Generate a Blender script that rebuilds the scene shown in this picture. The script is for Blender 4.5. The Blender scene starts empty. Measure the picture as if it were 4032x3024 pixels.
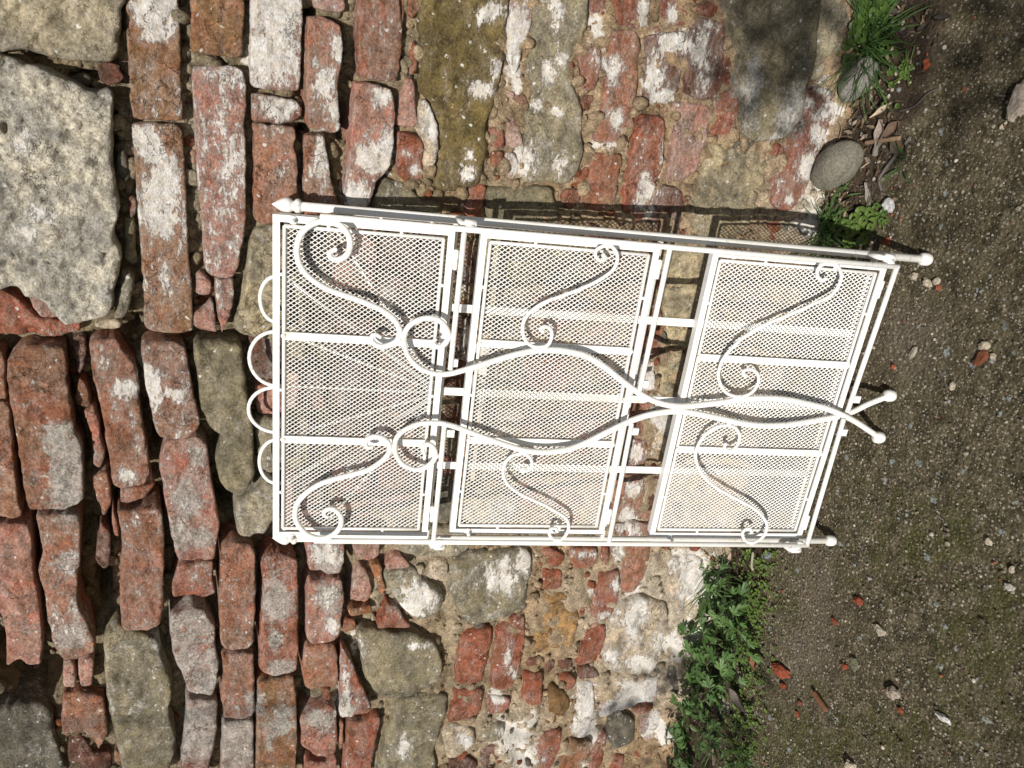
import bpy, bmesh, math, random
import numpy as np
from mathutils import Vector, Matrix, noise
from mathutils.geometry import delaunay_2d_cdt

# ------------------------------------------------------------------ camera, light
sc = bpy.context.scene
COL = sc.collection
F_PX = 3050.0                       # focal length in pixels of the 4032 px wide photograph
H_CAM = 0.95                        # camera height in metres
D_WALL = 0.985 * H_CAM              # camera to wall face
CAM = np.array([0.0, -D_WALL, H_CAM])
CX = np.array([0.91240139, 0.40549027, -0.05568972])     # picture "up" (the camera was held on its side)
CY = np.array([0.12007982, -0.39526654, -0.91068392])    # picture "right"
CZ = np.array([-0.39128575, 0.82422206, -0.40933294])    # viewing direction
cd = bpy.data.cameras.new("camera")
cam = bpy.data.objects.new("camera", cd)
COL.objects.link(cam)
cam.matrix_world = Matrix(((CY[0], CX[0], -CZ[0], CAM[0]), (CY[1], CX[1], -CZ[1], CAM[1]),
                           (CY[2], CX[2], -CZ[2], CAM[2]), (0, 0, 0, 1)))
cd.sensor_width = 36.0
cd.lens = 36.0 * F_PX / 4032.0
cd.clip_start = 0.02
cd.clip_end = 500.0
sc.camera = cam

SUN_DIR = Vector((0.06, 1.0, -0.76)).normalized()        # the way the light travels
SUN_EL = math.asin(-SUN_DIR.z)
w = bpy.data.worlds.new("World")
sc.world = w
w.use_nodes = True
wn = w.node_tree.nodes
sky = wn.new("ShaderNodeTexSky")
sky.sky_type = 'NISHITA'
sky.sun_disc = False
sky.sun_elevation = SUN_EL
sky.sun_rotation = math.atan2(-SUN_DIR.x, -SUN_DIR.y)
wn["Background"].inputs["Strength"].default_value = 0.06
w.node_tree.links.new(sky.outputs[0], wn["Background"].inputs["Color"])
sd = bpy.data.lights.new("sun", 'SUN')
sd.energy = 4.9
sd.angle = math.radians(0.53)
sd.color = (1.0, 0.955, 0.89)
sun = bpy.data.objects.new("sun", sd)
COL.objects.link(sun)
sun.rotation_euler = SUN_DIR.to_track_quat('-Z', 'Y').to_euler()
sun.location = (0, -4, 4)
sc.view_settings.view_transform = 'Standard'
sc.view_settings.look = 'None'
sc.view_settings.gamma = 1.0
sc.view_settings.exposure = 0.18
try:
    sc.view_settings.use_curve_mapping = False
except Exception:
    pass

# ------------------------------------------------------------------ helpers
rng = random.Random(7)
NR = np.random.RandomState(11)


def rays(px):
    px = np.atleast_2d(np.asarray(px, float))
    u = (3024.0 - px[:, 1] - 1512.0) / F_PX
    v = (px[:, 0] - 2016.0) / F_PX
    return u[:, None] * CX + v[:, None] * CY + CZ


def on_wall(px, y=0.0):
    r = rays(px)
    k = (y - CAM[1]) / r[:, 1]
    return CAM + r * k[:, None]


def on_ground(px, z=0.0):
    r = rays(px)
    k = (z - CAM[2]) / r[:, 2]
    return CAM + r * k[:, None]


LEAN = math.radians(14.0)
RUP = np.array([0.0, math.sin(LEAN), math.cos(LEAN)])
RNRM = np.array([0.0, -math.cos(LEAN), math.sin(LEAN)])   # towards the viewer
RFOOT = on_ground([(3644, 1021)], 0.0085)[0]


def on_rack(px, n=0.0):
    px = np.atleast_2d(np.asarray(px, float))
    r = rays(px)
    o = np.broadcast_to(np.asarray(n, float), (len(px),))
    k = ((RFOOT - CAM) @ RNRM + o) / (r @ RNRM)
    return CAM + r * k[:, None]


_T = NR.rand(64, 64, 64)


def vnoise(p):
    p = np.asarray(p, float)
    i = np.floor(p).astype(int)
    f = p - i
    f = f * f * (3 - 2 * f)
    i &= 63
    j = (i + 1) & 63
    a, b = i, j
    x, y, z = f[:, 0], f[:, 1], f[:, 2]
    c = lambda s, t, u: _T[s[:, 0], t[:, 1], u[:, 2]]
    return ((c(a, a, a) * (1 - x) + c(b, a, a) * x) * (1 - y) + (c(a, b, a) * (1 - x) + c(b, b, a) * x) * y) * (1 - z) + \
           ((c(a, a, b) * (1 - x) + c(b, a, b) * x) * (1 - y) + (c(a, b, b) * (1 - x) + c(b, b, b) * x) * y) * z


def fbm(p, octs=4, gain=0.5):
    p = np.asarray(p, float)
    s = np.zeros(len(p))
    a = 1.0
    t = 0.0
    for k in range(octs):
        s += a * (vnoise(p * 2.0 ** k + 17.3 * k) - 0.5) * 2
        t += a
        a *= gain
    return s / t


def link(name, me, mat=None, parent=None, smooth=True):
    o = bpy.data.objects.new(name, me)
    COL.objects.link(o)
    if mat is not None:
        if isinstance(mat, (list, tuple)):
            for m in mat:
                me.materials.append(m)
        elif not me.materials:
            me.materials.append(mat)
    if parent is not None:
        o.parent = parent
        o.matrix_parent_inverse = Matrix.Translation(-parent.location)   # meshes are in world coordinates
    if smooth:
        me.polygons.foreach_set("use_smooth", [True] * len(me.polygons))
    return o


def mesh_np(name, v, f):
    me = bpy.data.meshes.new(name)
    me.from_pydata([tuple(map(float, q)) for q in v], [], [tuple(map(int, q)) for q in f])
    me.update()
    return me


def vattr(me, name, vals):
    a = me.attributes.new(name, 'FLOAT', 'POINT')
    a.data.foreach_set("value", np.asarray(vals, np.float32))


def vcol(me, name, vals):
    a = me.attributes.new(name, 'FLOAT_COLOR', 'POINT')
    v = np.ones((len(vals), 4), np.float32)
    v[:, :3] = vals
    a.data.foreach_set("color", v.ravel())


def tag(o, label=None, cat=None, group=None, kind=None):
    if label:
        o["label"] = label
    if cat:
        o["category"] = cat
    if group:
        o["group"] = group
    if kind:
        o["kind"] = kind
    return o


def empty(name, loc):
    o = bpy.data.objects.new(name, None)
    o.empty_display_size = 0.05
    o.location = Vector([float(c) for c in loc])
    COL.objects.link(o)
    return o


class MB:
    """collects simple shapes into one mesh"""

    def __init__(self):
        self.v, self.f, self.c = [], [], []

    def add(self, v, f, c=None):
        b = len(self.v)
        self.v += [tuple(map(float, q)) for q in v]
        self.f += [tuple(int(i) + b for i in q) for q in f]
        if c is not None:
            self.c += [tuple(c)] * len(v)

    def bar(self, a, b, up, wx, wy):
        """box from a to b, wx wide across up, wy thick along up"""
        a, b, up = map(lambda q: np.asarray(q, float), (a, b, up))
        t = b - a
        t /= np.linalg.norm(t)
        s = np.cross(t, up)
        s /= np.linalg.norm(s)
        n = np.cross(s, t)
        v = [p + s * i * wx / 2 + n * j * wy / 2 for p in (a, b) for i, j in ((-1, -1), (1, -1), (1, 1), (-1, 1))]
        self.add(v, [(3, 2, 1, 0), (4, 5, 6, 7), (0, 1, 5, 4), (1, 2, 6, 5), (2, 3, 7, 6), (3, 0, 4, 7)])

    def tube(self, pts, r, res=10, cap=True):
        pts = np.asarray(pts, float)
        n = len(pts)
        rr = np.broadcast_to(np.asarray(r, float), (n,)).copy()
        t = np.gradient(pts, axis=0)
        t /= np.linalg.norm(t, axis=1)[:, None] + 1e-12
        if cap:
            for (e, s) in ((0, -1), (n - 1, 1)):
                pass
        u = np.cross(t[0], [0.31, 0.87, 0.4])
        u /= np.linalg.norm(u)
        V, Fc = [], []
        for i in range(n):
            u = u - t[i] * (u @ t[i])
            u /= np.linalg.norm(u)
            w_ = np.cross(t[i], u)
            for k in range(res):
                an = 2 * math.pi * k / res
                V.append(pts[i] + rr[i] * (math.cos(an) * u + math.sin(an) * w_))
        for i in range(n - 1):
            for k in range(res):
                k2 = (k + 1) % res
                Fc.append((i * res + k, i * res + k2, (i + 1) * res + k2, (i + 1) * res + k))
        if cap:
            a0 = len(V)
            V += [pts[0] - t[0] * rr[0] * 0.35, pts[-1] + t[-1] * rr[-1] * 0.35]
            for k in range(res):
                k2 = (k + 1) % res
                Fc.append((a0, k2, k))
                Fc.append((a0 + 1, (n - 1) * res + k, (n - 1) * res + k2))
        self.add(V, Fc)

    def lathe(self, base, axis, prof, res=16):
        base, axis = np.asarray(base, float), np.asarray(axis, float)
        axis = axis / np.linalg.norm(axis)
        u = np.cross(axis, [0.3, 0.9, 0.2])
        u /= np.linalg.norm(u)
        w_ = np.cross(axis, u)
        V, Fc = [], []
        for (h, r) in prof:
            for k in range(res):
                an = 2 * math.pi * k / res
                V.append(base + axis * h + max(r, 1e-5) * (math.cos(an) * u + math.sin(an) * w_))
        for i in range(len(prof) - 1):
            for k in range(res):
                k2 = (k + 1) % res
                Fc.append((i * res + k, i * res + k2, (i + 1) * res + k2, (i + 1) * res + k))
        self.add(V, Fc)

    def ball(self, c, r, res=12, sq=1.0, axis=(0, 0, 1)):
        m = 8
        prof = [(-r * sq * math.cos(math.pi * i / m), r * math.sin(math.pi * i / m)) for i in range(m + 1)]
        self.lathe(c, axis, prof, res)

    def build(self, name, mat, parent=None, smooth=True):
        me = mesh_np(name, self.v, self.f)
        if self.c:
            vcol(me, "tint", self.c)
        return link(name, me, mat, parent, smooth)


def spline(p, n_per=6, closed=False):
    p = np.asarray(p, float)
    n = len(p)
    out = []
    rngi = range(n if closed else n - 1)
    for i in rngi:
        g = (lambda k: p[k % n]) if closed else (lambda k: p[min(max(k, 0), n - 1)])
        a, b, c, d = g(i - 1), g(i), g(i + 1), g(i + 2)
        for s in range(n_per):
            t = s / n_per
            out.append(0.5 * (2 * b + (c - a) * t + (2 * a - 5 * b + 4 * c - d) * t * t + (3 * b - a - 3 * c + d) * t ** 3))
    if not closed:
        out.append(p[-1])
    return np.array(out)


# ------------------------------------------------------------------ materials
class NT:
    def __init__(self, name):
        self.m = bpy.data.materials.new(name)
        self.m.use_nodes = True
        self.t = self.m.node_tree
        self.bs = self.t.nodes["Principled BSDF"]
        self.pos = self.n("ShaderNodeNewGeometry").outputs["Position"]

    def n(self, ty, **kw):
        nd = self.t.nodes.new(ty)
        for k, v_ in kw.items():
            setattr(nd, k, v_)
        return nd

    def put(self, sock, val):
        if isinstance(val, bpy.types.NodeSocket):
            self.t.links.new(val, sock)
        elif isinstance(val, (tuple, list)) and len(val) == 3 and sock.type == 'RGBA':
            sock.default_value = (*val, 1)
        else:
            sock.default_value = val

    def math(self, op, a, b=0.0, c=None, clamp=False):
        nd = self.n("ShaderNodeMath", operation=op, use_clamp=clamp)
        self.put(nd.inputs[0], a)
        self.put(nd.inputs[1], b)
        if c is not None:
            self.put(nd.inputs[2], c)
        return nd.outputs[0]

    def vadd(self, a, b):
        nd = self.n("ShaderNodeVectorMath", operation='ADD')
        self.put(nd.inputs[0], a)
        self.put(nd.inputs[1], b)
        return nd.outputs[0]

    def vmul(self, a, b):
        nd = self.n("ShaderNodeVectorMath", operation='MULTIPLY')
        self.put(nd.inputs[0], a)
        self.put(nd.inputs[1], b)
        return nd.outputs[0]

    def noise(self, scale, detail=6, rough=0.6, vec=None, dist=0.0):
        nd = self.n("ShaderNodeTexNoise")
        nd.inputs["Scale"].default_value = scale
        nd.inputs["Detail"].default_value = detail
        nd.inputs["Roughness"].default_value = rough
        nd.inputs["Distortion"].default_value = dist
        self.put(nd.inputs["Vector"], self.pos if vec is None else vec)
        return nd.outputs["Fac"]

    def voro(self, scale, feature='F1', vec=None, out="Distance", rnd=1.0):
        nd = self.n("ShaderNodeTexVoronoi", feature=feature)
        nd.inputs["Scale"].default_value = scale
        nd.inputs["Randomness"].default_value = rnd
        self.put(nd.inputs["Vector"], self.pos if vec is None else vec)
        return nd.outputs[out]

    def mix(self, fac, a, b, mode='MIX'):
        nd = self.n("ShaderNodeMix", data_type='RGBA', blend_type=mode)
        self.put(nd.inputs[0], fac)
        self.put(nd.inputs[6], a)
        self.put(nd.inputs[7], b)
        return nd.outputs[2]

    def step(self, v_, lo, hi):
        nd = self.n("ShaderNodeMapRange", interpolation_type='SMOOTHSTEP')
        self.put(nd.inputs[0], v_)
        self.put(nd.inputs[1], lo)
        self.put(nd.inputs[2], hi)
        return nd.outputs[0]

    def attr(self, name, ty='OBJECT', out="Fac"):
        nd = self.n("ShaderNodeAttribute", attribute_type=ty, attribute_name=name)
        return nd.outputs[out]

    def scale(self, col, fac):
        nd = self.n("ShaderNodeVectorMath", operation='SCALE')
        self.put(nd.inputs[0], col)
        self.put(nd.inputs[3], fac)
        return nd.outputs[0]

    def bump(self, h, strength=0.5, dist=0.002, nrm=None):
        nd = self.n("ShaderNodeBump")
        nd.inputs["Strength"].default_value = strength
        nd.inputs["Distance"].default_value = dist
        self.put(nd.inputs["Height"], h)
        if nrm is not None:
            self.put(nd.inputs["Normal"], nrm)
        return nd.outputs["Normal"]

    def out(self, col, rough=0.9, nrm=None, spec=0.25):
        self.put(self.bs.inputs["Base Color"], col)
        self.put(self.bs.inputs["Roughness"], rough)
        self.bs.inputs["Specular IOR Level"].default_value = spec
        if nrm is not None:
            self.put(self.bs.inputs["Normal"], nrm)
        return self.m


def masonry_material(name, kind):
    t = NT(name)
    seed = t.attr("seed")
    cmb = t.n("ShaderNodeCombineXYZ")
    t.put(cmb.inputs[0], seed)
    t.put(cmb.inputs[2], t.math('MULTIPLY', seed, 1.7))
    p = t.vadd(t.pos, cmb.outputs[0])
    ps = t.vmul(p, (0.45, 1.0, 1.0))                       # drag marks run along the courses
    tone = t.attr("tone", out="Color")
    big = t.noise(22, 4, 0.6, p)
    mid = t.noise(85, 8, 0.72, p)
    fine = t.noise(330, 5, 0.8, p)
    midc = t.step(mid, 0.28, 0.72)
    finec = t.step(fine, 0.28, 0.72)
    if kind == 'brick':
        c = t.mix(t.step(big, 0.40, 0.62), t.mix(1.0, tone, (0.92, 1.06, 1.05), 'MULTIPLY'), t.mix(1.0, tone, (1.10, 0.93, 0.86), 'MULTIPLY'))
        c = t.scale(c, t.math('MULTIPLY_ADD', midc, 0.75, 0.58))
        c = t.scale(c, t.math('MULTIPLY_ADD', finec, 0.95, 0.50))
        c = t.mix(t.math('MULTIPLY', t.step(t.noise(34, 7, 0.75, t.vadd(p, (3.1, 0, 1))), 0.55, 0.68), 0.6), c, (0.085, 0.045, 0.034))
        c = t.mix(t.math('MULTIPLY', t.step(t.noise(52, 7, 0.75, t.vadd(p, (1.1, 5, 1))), 0.57, 0.66), 0.5), c, (0.30, 0.125, 0.055))
    elif kind == 'sand':
        c = t.mix(t.step(big, 0.36, 0.66), t.scale(tone, 0.76), t.mix(1.0, t.scale(tone, 1.22), (1.03, 1.0, 0.92), 'MULTIPLY'))
        c = t.scale(c, t.math('MULTIPLY_ADD', midc, 0.65, 0.64))
        c = t.scale(c, t.math('MULTIPLY_ADD', finec, 1.0, 0.5))
    else:                           # conglomerate
        c = t.mix(t.step(big, 0.40, 0.62), t.scale(tone, 0.74), t.mix(1.0, t.scale(tone, 1.15), (1.04, 1.0, 0.93), 'MULTIPLY'))
        wp = t.vadd(p, t.scale(t.noise(160, 3, 0.6, p), 0.012))
        for sc_, lo in ((95, 0.80), (210, 0.62)):
            cell = t.voro(sc_, vec=wp, out="Color")
            hs = t.n("ShaderNodeSeparateColor")
            t.put(hs.inputs[0], cell)
            rad = t.math('MULTIPLY_ADD', hs.outputs[1], 0.3, 0.16)
            peb = t.step(t.math('SUBTRACT', rad, t.voro(sc_, vec=wp)), -0.05, 0.06)
            peb = t.math('MULTIPLY', peb, t.step(hs.outputs[0], lo, lo + 0.03))
            pc = t.mix(t.step(hs.outputs[2], 0.2, 0.7), (0.42, 0.29, 0.15), (0.27, 0.27, 0.26))
            pc = t.mix(t.step(hs.outputs[1], 0.8, 0.85), pc, (0.07, 0.065, 0.06))
            c = t.mix(t.math('MULTIPLY', peb, 0.6), c, pc)
        c = t.scale(c, t.math('MULTIPLY_ADD', midc, 0.85, 0.52))
        c = t.scale(c, t.math('MULTIPLY_ADD', finec, 1.0, 0.5))
    # grey weathered cement, then white limewash, both with ragged edges
    g = t.math('ADD', t.attr("grey"), t.attr("grey_v", 'GEOMETRY'))
    gn = t.math('MULTIPLY_ADD', t.noise(190, 5, 0.8, p), 0.4, t.math('MULTIPLY', t.noise(42, 8, 0.75, t.vadd(p, (1.7, 4, 2))), 0.6))
    gv = t.math('ADD', gn, t.math('MULTIPLY', g, 0.21))
    gm = t.math('MULTIPLY', t.step(gv, 0.57, 0.66), 0.88)
    gc = t.mix(midc, (0.20, 0.19, 0.165), (0.50, 0.475, 0.425))
    c = t.mix(gm, c, t.scale(gc, t.math('MULTIPLY_ADD', finec, 1.0, 0.45)))
    l = t.math('ADD', t.attr("lime"), t.attr("lime_v", 'GEOMETRY'))
    ln = t.math('MULTIPLY_ADD', t.noise(210, 5, 0.8, ps), 0.42, t.math('MULTIPLY', t.noise(40, 9, 0.78, t.vadd(ps, (7, 1, 5))), 0.58))
    lv = t.math('ADD', ln, t.math('MULTIPLY', l, 0.175))
    lm = t.step(lv, 0.605, 0.645)
    lc = t.mix(t.step(t.noise(110, 4, 0.6, p), 0.35, 0.65), (0.62, 0.56, 0.48), (0.72, 0.70, 0.67))
    lc = t.scale(lc, t.math('MULTIPLY_ADD', finec, 0.45, 0.72))
    haze = t.math('MULTIPLY', t.step(lv, 0.49, 0.62), 0.45 if kind == 'brick' else 0.22)
    c = t.mix(haze, c, t.scale(t.mix(0.5, tone, (0.62, 0.55, 0.50)), t.math('MULTIPLY_ADD', finec, 0.9, 0.5)))
    c = t.mix(t.math('MULTIPLY', lm, 0.93), c, lc)
    # small pale lichen dots
    wl = t.vadd(p, t.scale(t.noise(300, 2, 0.5, p), 0.006))
    ds = t.n("ShaderNodeSeparateColor")
    t.put(ds.inputs[0], t.voro(120, vec=wl, out="Color"))
    dot = t.step(t.math('SUBTRACT', t.math('MULTIPLY', ds.outputs[1], 0.30), t.voro(120, vec=wl)), 0.0, 0.04)
    dot = t.math('MULTIPLY', dot, t.step(t.math('ADD', ds.outputs[0], t.math('MULTIPLY', t.noise(9, 2, 0.5), 0.5)), 0.98, 1.0))
    c = t.mix(t.math('MULTIPLY', dot, 0.85), c, (0.60, 0.59, 0.55))
    hgt = t.math('ADD', t.math('MULTIPLY', mid, 1.0), t.math('MULTIPLY', fine, 0.45))
    hgt = t.math('ADD', hgt, t.math('MULTIPLY', lm, 0.16))
    hgt = t.math('ADD', hgt, t.math('MULTIPLY', gm, 0.12))
    rid = t.math('ABSOLUTE', t.math('SUBTRACT', t.noise(30, 5, 0.62, t.vadd(p, (9, 9, 2))), 0.5))
    crk = t.math('MULTIPLY', t.step(rid, 0.012, 0.0), t.step(t.noise(16, 2, 0.5, p), 0.50, 0.60))
    hgt = t.math('SUBTRACT', hgt, t.math('MULTIPLY', crk, 0.55))
    c = t.mix(t.math('MULTIPLY', crk, 0.35), c, (0.03, 0.022, 0.016))
    nrm = t.bump(hgt, 1.0 if kind != 'sand' else 0.75, 0.0050)
    return t.out(c, 0.88, nrm, 0.2)


def mortar_material():
    t = NT("lime_mortar")
    mid = t.noise(60, 8, 0.7)
    fine = t.noise(330, 6, 0.75)
    big = t.noise(7, 4, 0.6)
    base = t.attr("tint", 'GEOMETRY', "Color")
    c = t.scale(base, t.math('MULTIPLY_ADD', t.step(mid, 0.28, 0.72), 0.85, 0.52))
    c = t.mix(t.step(big, 0.4, 0.65), c, t.mix(1.0, c, (0.86, 0.8, 0.72), 'MULTIPLY'))
    c = t.scale(c, t.math('MULTIPLY_ADD', t.step(fine, 0.28, 0.72), 0.95, 0.5))
    peb = t.step(t.voro(210), 0.22, 0.12)
    cell = t.n("ShaderNodeSeparateColor")
    t.put(cell.inputs[0], t.voro(210, out="Color"))
    c = t.mix(t.math('MULTIPLY', peb, t.step(cell.outputs[0], 0.6, 0.7)), c, t.mix(cell.outputs[1], (0.12, 0.1, 0.08), (0.6, 0.5, 0.4)))
    lv = t.math('ADD', t.noise(42, 9, 0.75), t.math('MULTIPLY', t.attr("lime_v", 'GEOMETRY'), 0.4))
    c = t.mix(t.math('MULTIPLY', t.step(lv, 0.62, 0.72), 0.9), c, (0.74, 0.70, 0.64))
    h = t.math('ADD', mid, t.math('MULTIPLY', fine, 0.5))
    h = t.math('ADD', h, t.math('MULTIPLY', peb, 0.25))
    return t.out(c, 0.95, t.bump(h, 1.0, 0.007), 0.15)


def paint_material():
    t = NT("chipped_white_paint")
    a = t.noise(26, 6, 0.65)
    b = t.noise(210, 5, 0.7)
    c = t.mix(t.step(a, 0.4, 0.7), (0.76, 0.755, 0.73), (0.71, 0.69, 0.625))
    sc_ = t.math('MULTIPLY', t.step(b, 0.54, 0.66), t.step(t.noise(12, 4, 0.6), 0.46, 0.58))
    c = t.mix(t.math('MULTIPLY', sc_, 0.75), c, (0.44, 0.36, 0.24))
    ch = t.math('MULTIPLY', t.step(t.noise(330, 4, 0.6), 0.70, 0.74), t.step(t.noise(20, 3, 0.5), 0.5, 0.6))
    c = t.mix(ch, c, (0.09, 0.05, 0.03))
    return t.out(c, 0.42, t.bump(t.math('ADD', b, t.math('MULTIPLY', a, 2)), 0.18, 0.0006), 0.45)


def tint_material(name, rough=0.9, amt=0.6, scale=180, bump=0.6, dist=0.002, spec=0.2):
    t = NT(name)
    base = t.attr("tint", 'GEOMETRY', "Color")
    a = t.noise(scale, 6, 0.7)
    c = t.scale(base, t.math('MULTIPLY_ADD', t.step(a, 0.28, 0.72), amt, 1.0 - amt * 0.5))
    return t.out(c, rough, t.bump(a, bump, dist), spec)


def leaf_material(name, c1, c2, trans=0.25):
    t = NT(name)
    oi = t.n("ShaderNodeObjectInfo")
    a = t.noise(90, 4, 0.6)
    f_ = t.math('ADD', t.math('MULTIPLY', a, 0.8), t.math('MULTIPLY', oi.outputs["Random"], 0.45))
    c = t.mix(t.step(f_, 0.3, 0.95), c1, c2)
    t.out(c, 0.48, t.bump(t.noise(240, 3, 0.5), 0.3, 0.001), 0.4)
    tr = t.n("ShaderNodeBsdfTranslucent")
    t.put(tr.inputs[0], t.scale(c, 1.5))
    mx = t.n("ShaderNodeMixShader")
    mx.inputs[0].default_value = trans
    t.t.links.new(t.bs.outputs[0], mx.inputs[1])
    t.t.links.new(tr.outputs[0], mx.inputs[2])
    t.t.links.new(mx.outputs[0], t.t.nodes["Material Output"].inputs[0])
    return t.m


def ground_material():
    t = NT("mossy_concrete")
    big = t.noise(5.5, 5, 0.6)
    mid = t.noise(38, 6, 0.68)
    fine = t.noise(300, 6, 0.75)
    c = t.mix(t.step(mid, 0.33, 0.67), (0.042, 0.035, 0.018), (0.132, 0.110, 0.064))
    c = t.scale(c, t.math('MULTIPLY_ADD', t.step(fine, 0.28, 0.72), 1.1, 0.45))
    c = t.mix(t.math('MULTIPLY', t.attr("bare", 'GEOMETRY'), 0.75), c, (0.155, 0.125, 0.09))
    # sand and stone grains of the worn concrete
    for sc_, lo, hi, amt in ((170, 0.55, 0.75, 0.9), (300, 0.5, 0.7, 0.9)):
        cell = t.n("ShaderNodeSeparateColor")
        t.put(cell.inputs[0], t.voro(sc_, out="Color"))
        d = t.step(t.voro(sc_), 0.40, 0.26)
        gc = t.mix(cell.outputs[1], (0.11, 0.09, 0.06), (0.46, 0.41, 0.32))
        c = t.mix(t.math('MULTIPLY', t.math('MULTIPLY', d, t.step(cell.outputs[0], lo, hi)), amt), c, gc)
    # moss
    mo = t.math('ADD', t.noise(24, 6, 0.7, t.vadd(t.pos, (4, 2, 1))), t.math('MULTIPLY', t.attr("moss", 'GEOMETRY'), 0.22))
    mm = t.step(mo, 0.60, 0.76)
    mc = t.mix(t.step(t.noise(420, 3, 0.6), 0.4, 0.65), (0.030, 0.036, 0.008), (0.115, 0.12, 0.022))
    c = t.mix(t.math('MULTIPLY', mm, 0.5), c, mc)
    # pale lichen rosettes
    pw = t.vadd(t.pos, t.scale(t.n("ShaderNodeTexNoise").outputs["Color"], 0.0))
    wn_ = t.n("ShaderNodeTexNoise")
    wn_.inputs["Scale"].default_value = 120
    wn_.inputs["Detail"].default_value = 3
    t.put(wn_.inputs["Vector"], t.pos)
    pw = t.vadd(t.pos, t.scale(wn_.outputs["Color"], 0.012))
    cell = t.n("ShaderNodeSeparateColor")
    t.put(cell.inputs[0], t.voro(52, vec=pw, out="Color"))
    d = t.voro(52, vec=pw)
    r = t.math('MULTIPLY_ADD', cell.outputs[1], 0.2, 0.08)
    li = t.step(t.math('SUBTRACT', r, d), -0.03, 0.05)
    keep = t.step(t.math('ADD', cell.outputs[0], t.math('MULTIPLY', t.attr("lichen", 'GEOMETRY'), 1.3)), 0.86, 0.88)
    lm = t.math('MULTIPLY', t.math('MULTIPLY', li, keep), t.step(fine, 0.30, 0.52))
    c = t.mix(t.math('MULTIPLY', lm, 0.8), c, t.mix(cell.outputs[2], (0.26, 0.30, 0.29), (0.42, 0.45, 0.43)))
    c = t.mix(t.math('MULTIPLY', t.attr("soil", 'GEOMETRY'), 0.9), c, t.scale(t.mix(mid, (0.02, 0.014, 0.009), (0.10, 0.07, 0.045)), t.math('MULTIPLY_ADD', fine, 1.4, 0.3)))
    h = t.math('ADD', t.math('MULTIPLY', t.voro(190), -0.5), t.math('MULTIPLY', fine, 0.7))
    h = t.math('ADD', h, t.math('MULTIPLY', mid, 0.8))
    return t.out(c, 0.92, t.bump(h, 1.0, 0.006), 0.2)


M_BRICK = masonry_material("weathered_brick", 'brick')
M_SAND = masonry_material("sandstone", 'sand')
M_CONG = masonry_material("rough_conglomerate", 'cong')
M_MORTAR = mortar_material()
M_PAINT = paint_material()
M_GROUND = ground_material()
M_CHIP = tint_material("loose_stone", 0.9, 0.75, 320, 1.0, 0.004)
M_WOOD = tint_material("dry_plant_litter", 0.85, 0.55, 400, 0.6, 0.001)
M_LEAF = leaf_material("weed_leaf", (0.055, 0.115, 0.030), (0.12, 0.20, 0.060))
M_GRASS = leaf_material("grass_blade", (0.055, 0.12, 0.03), (0.13, 0.23, 0.075))
M_CHICK = leaf_material("chickweed_leaf", (0.060, 0.115, 0.020), (0.15, 0.21, 0.045))
M_TREE = leaf_material("tree_leaf", (0.03, 0.07, 0.02), (0.06, 0.12, 0.03))

# ------------------------------------------------------------------ the wall
TONE = dict(o=(0.250, 0.122, 0.060), b=(0.258, 0.116, 0.068), r=(0.238, 0.084, 0.047), d=(0.130, 0.060, 0.040), p=(0.36, 0.21, 0.165),
            w=(0.30, 0.135, 0.095), t=(0.27, 0.235, 0.17), h=(0.41, 0.385, 0.325), m=(0.150, 0.112, 0.044), g=(0.185, 0.160, 0.105),
            k=(0.105, 0.095, 0.072), y=(0.36, 0.305, 0.20), u=(0.29, 0.17, 0.07), s=(0.24, 0.21, 0.15), v=(0.46, 0.38, 0.28), n=(0.150, 0.085, 0.035))
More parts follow.
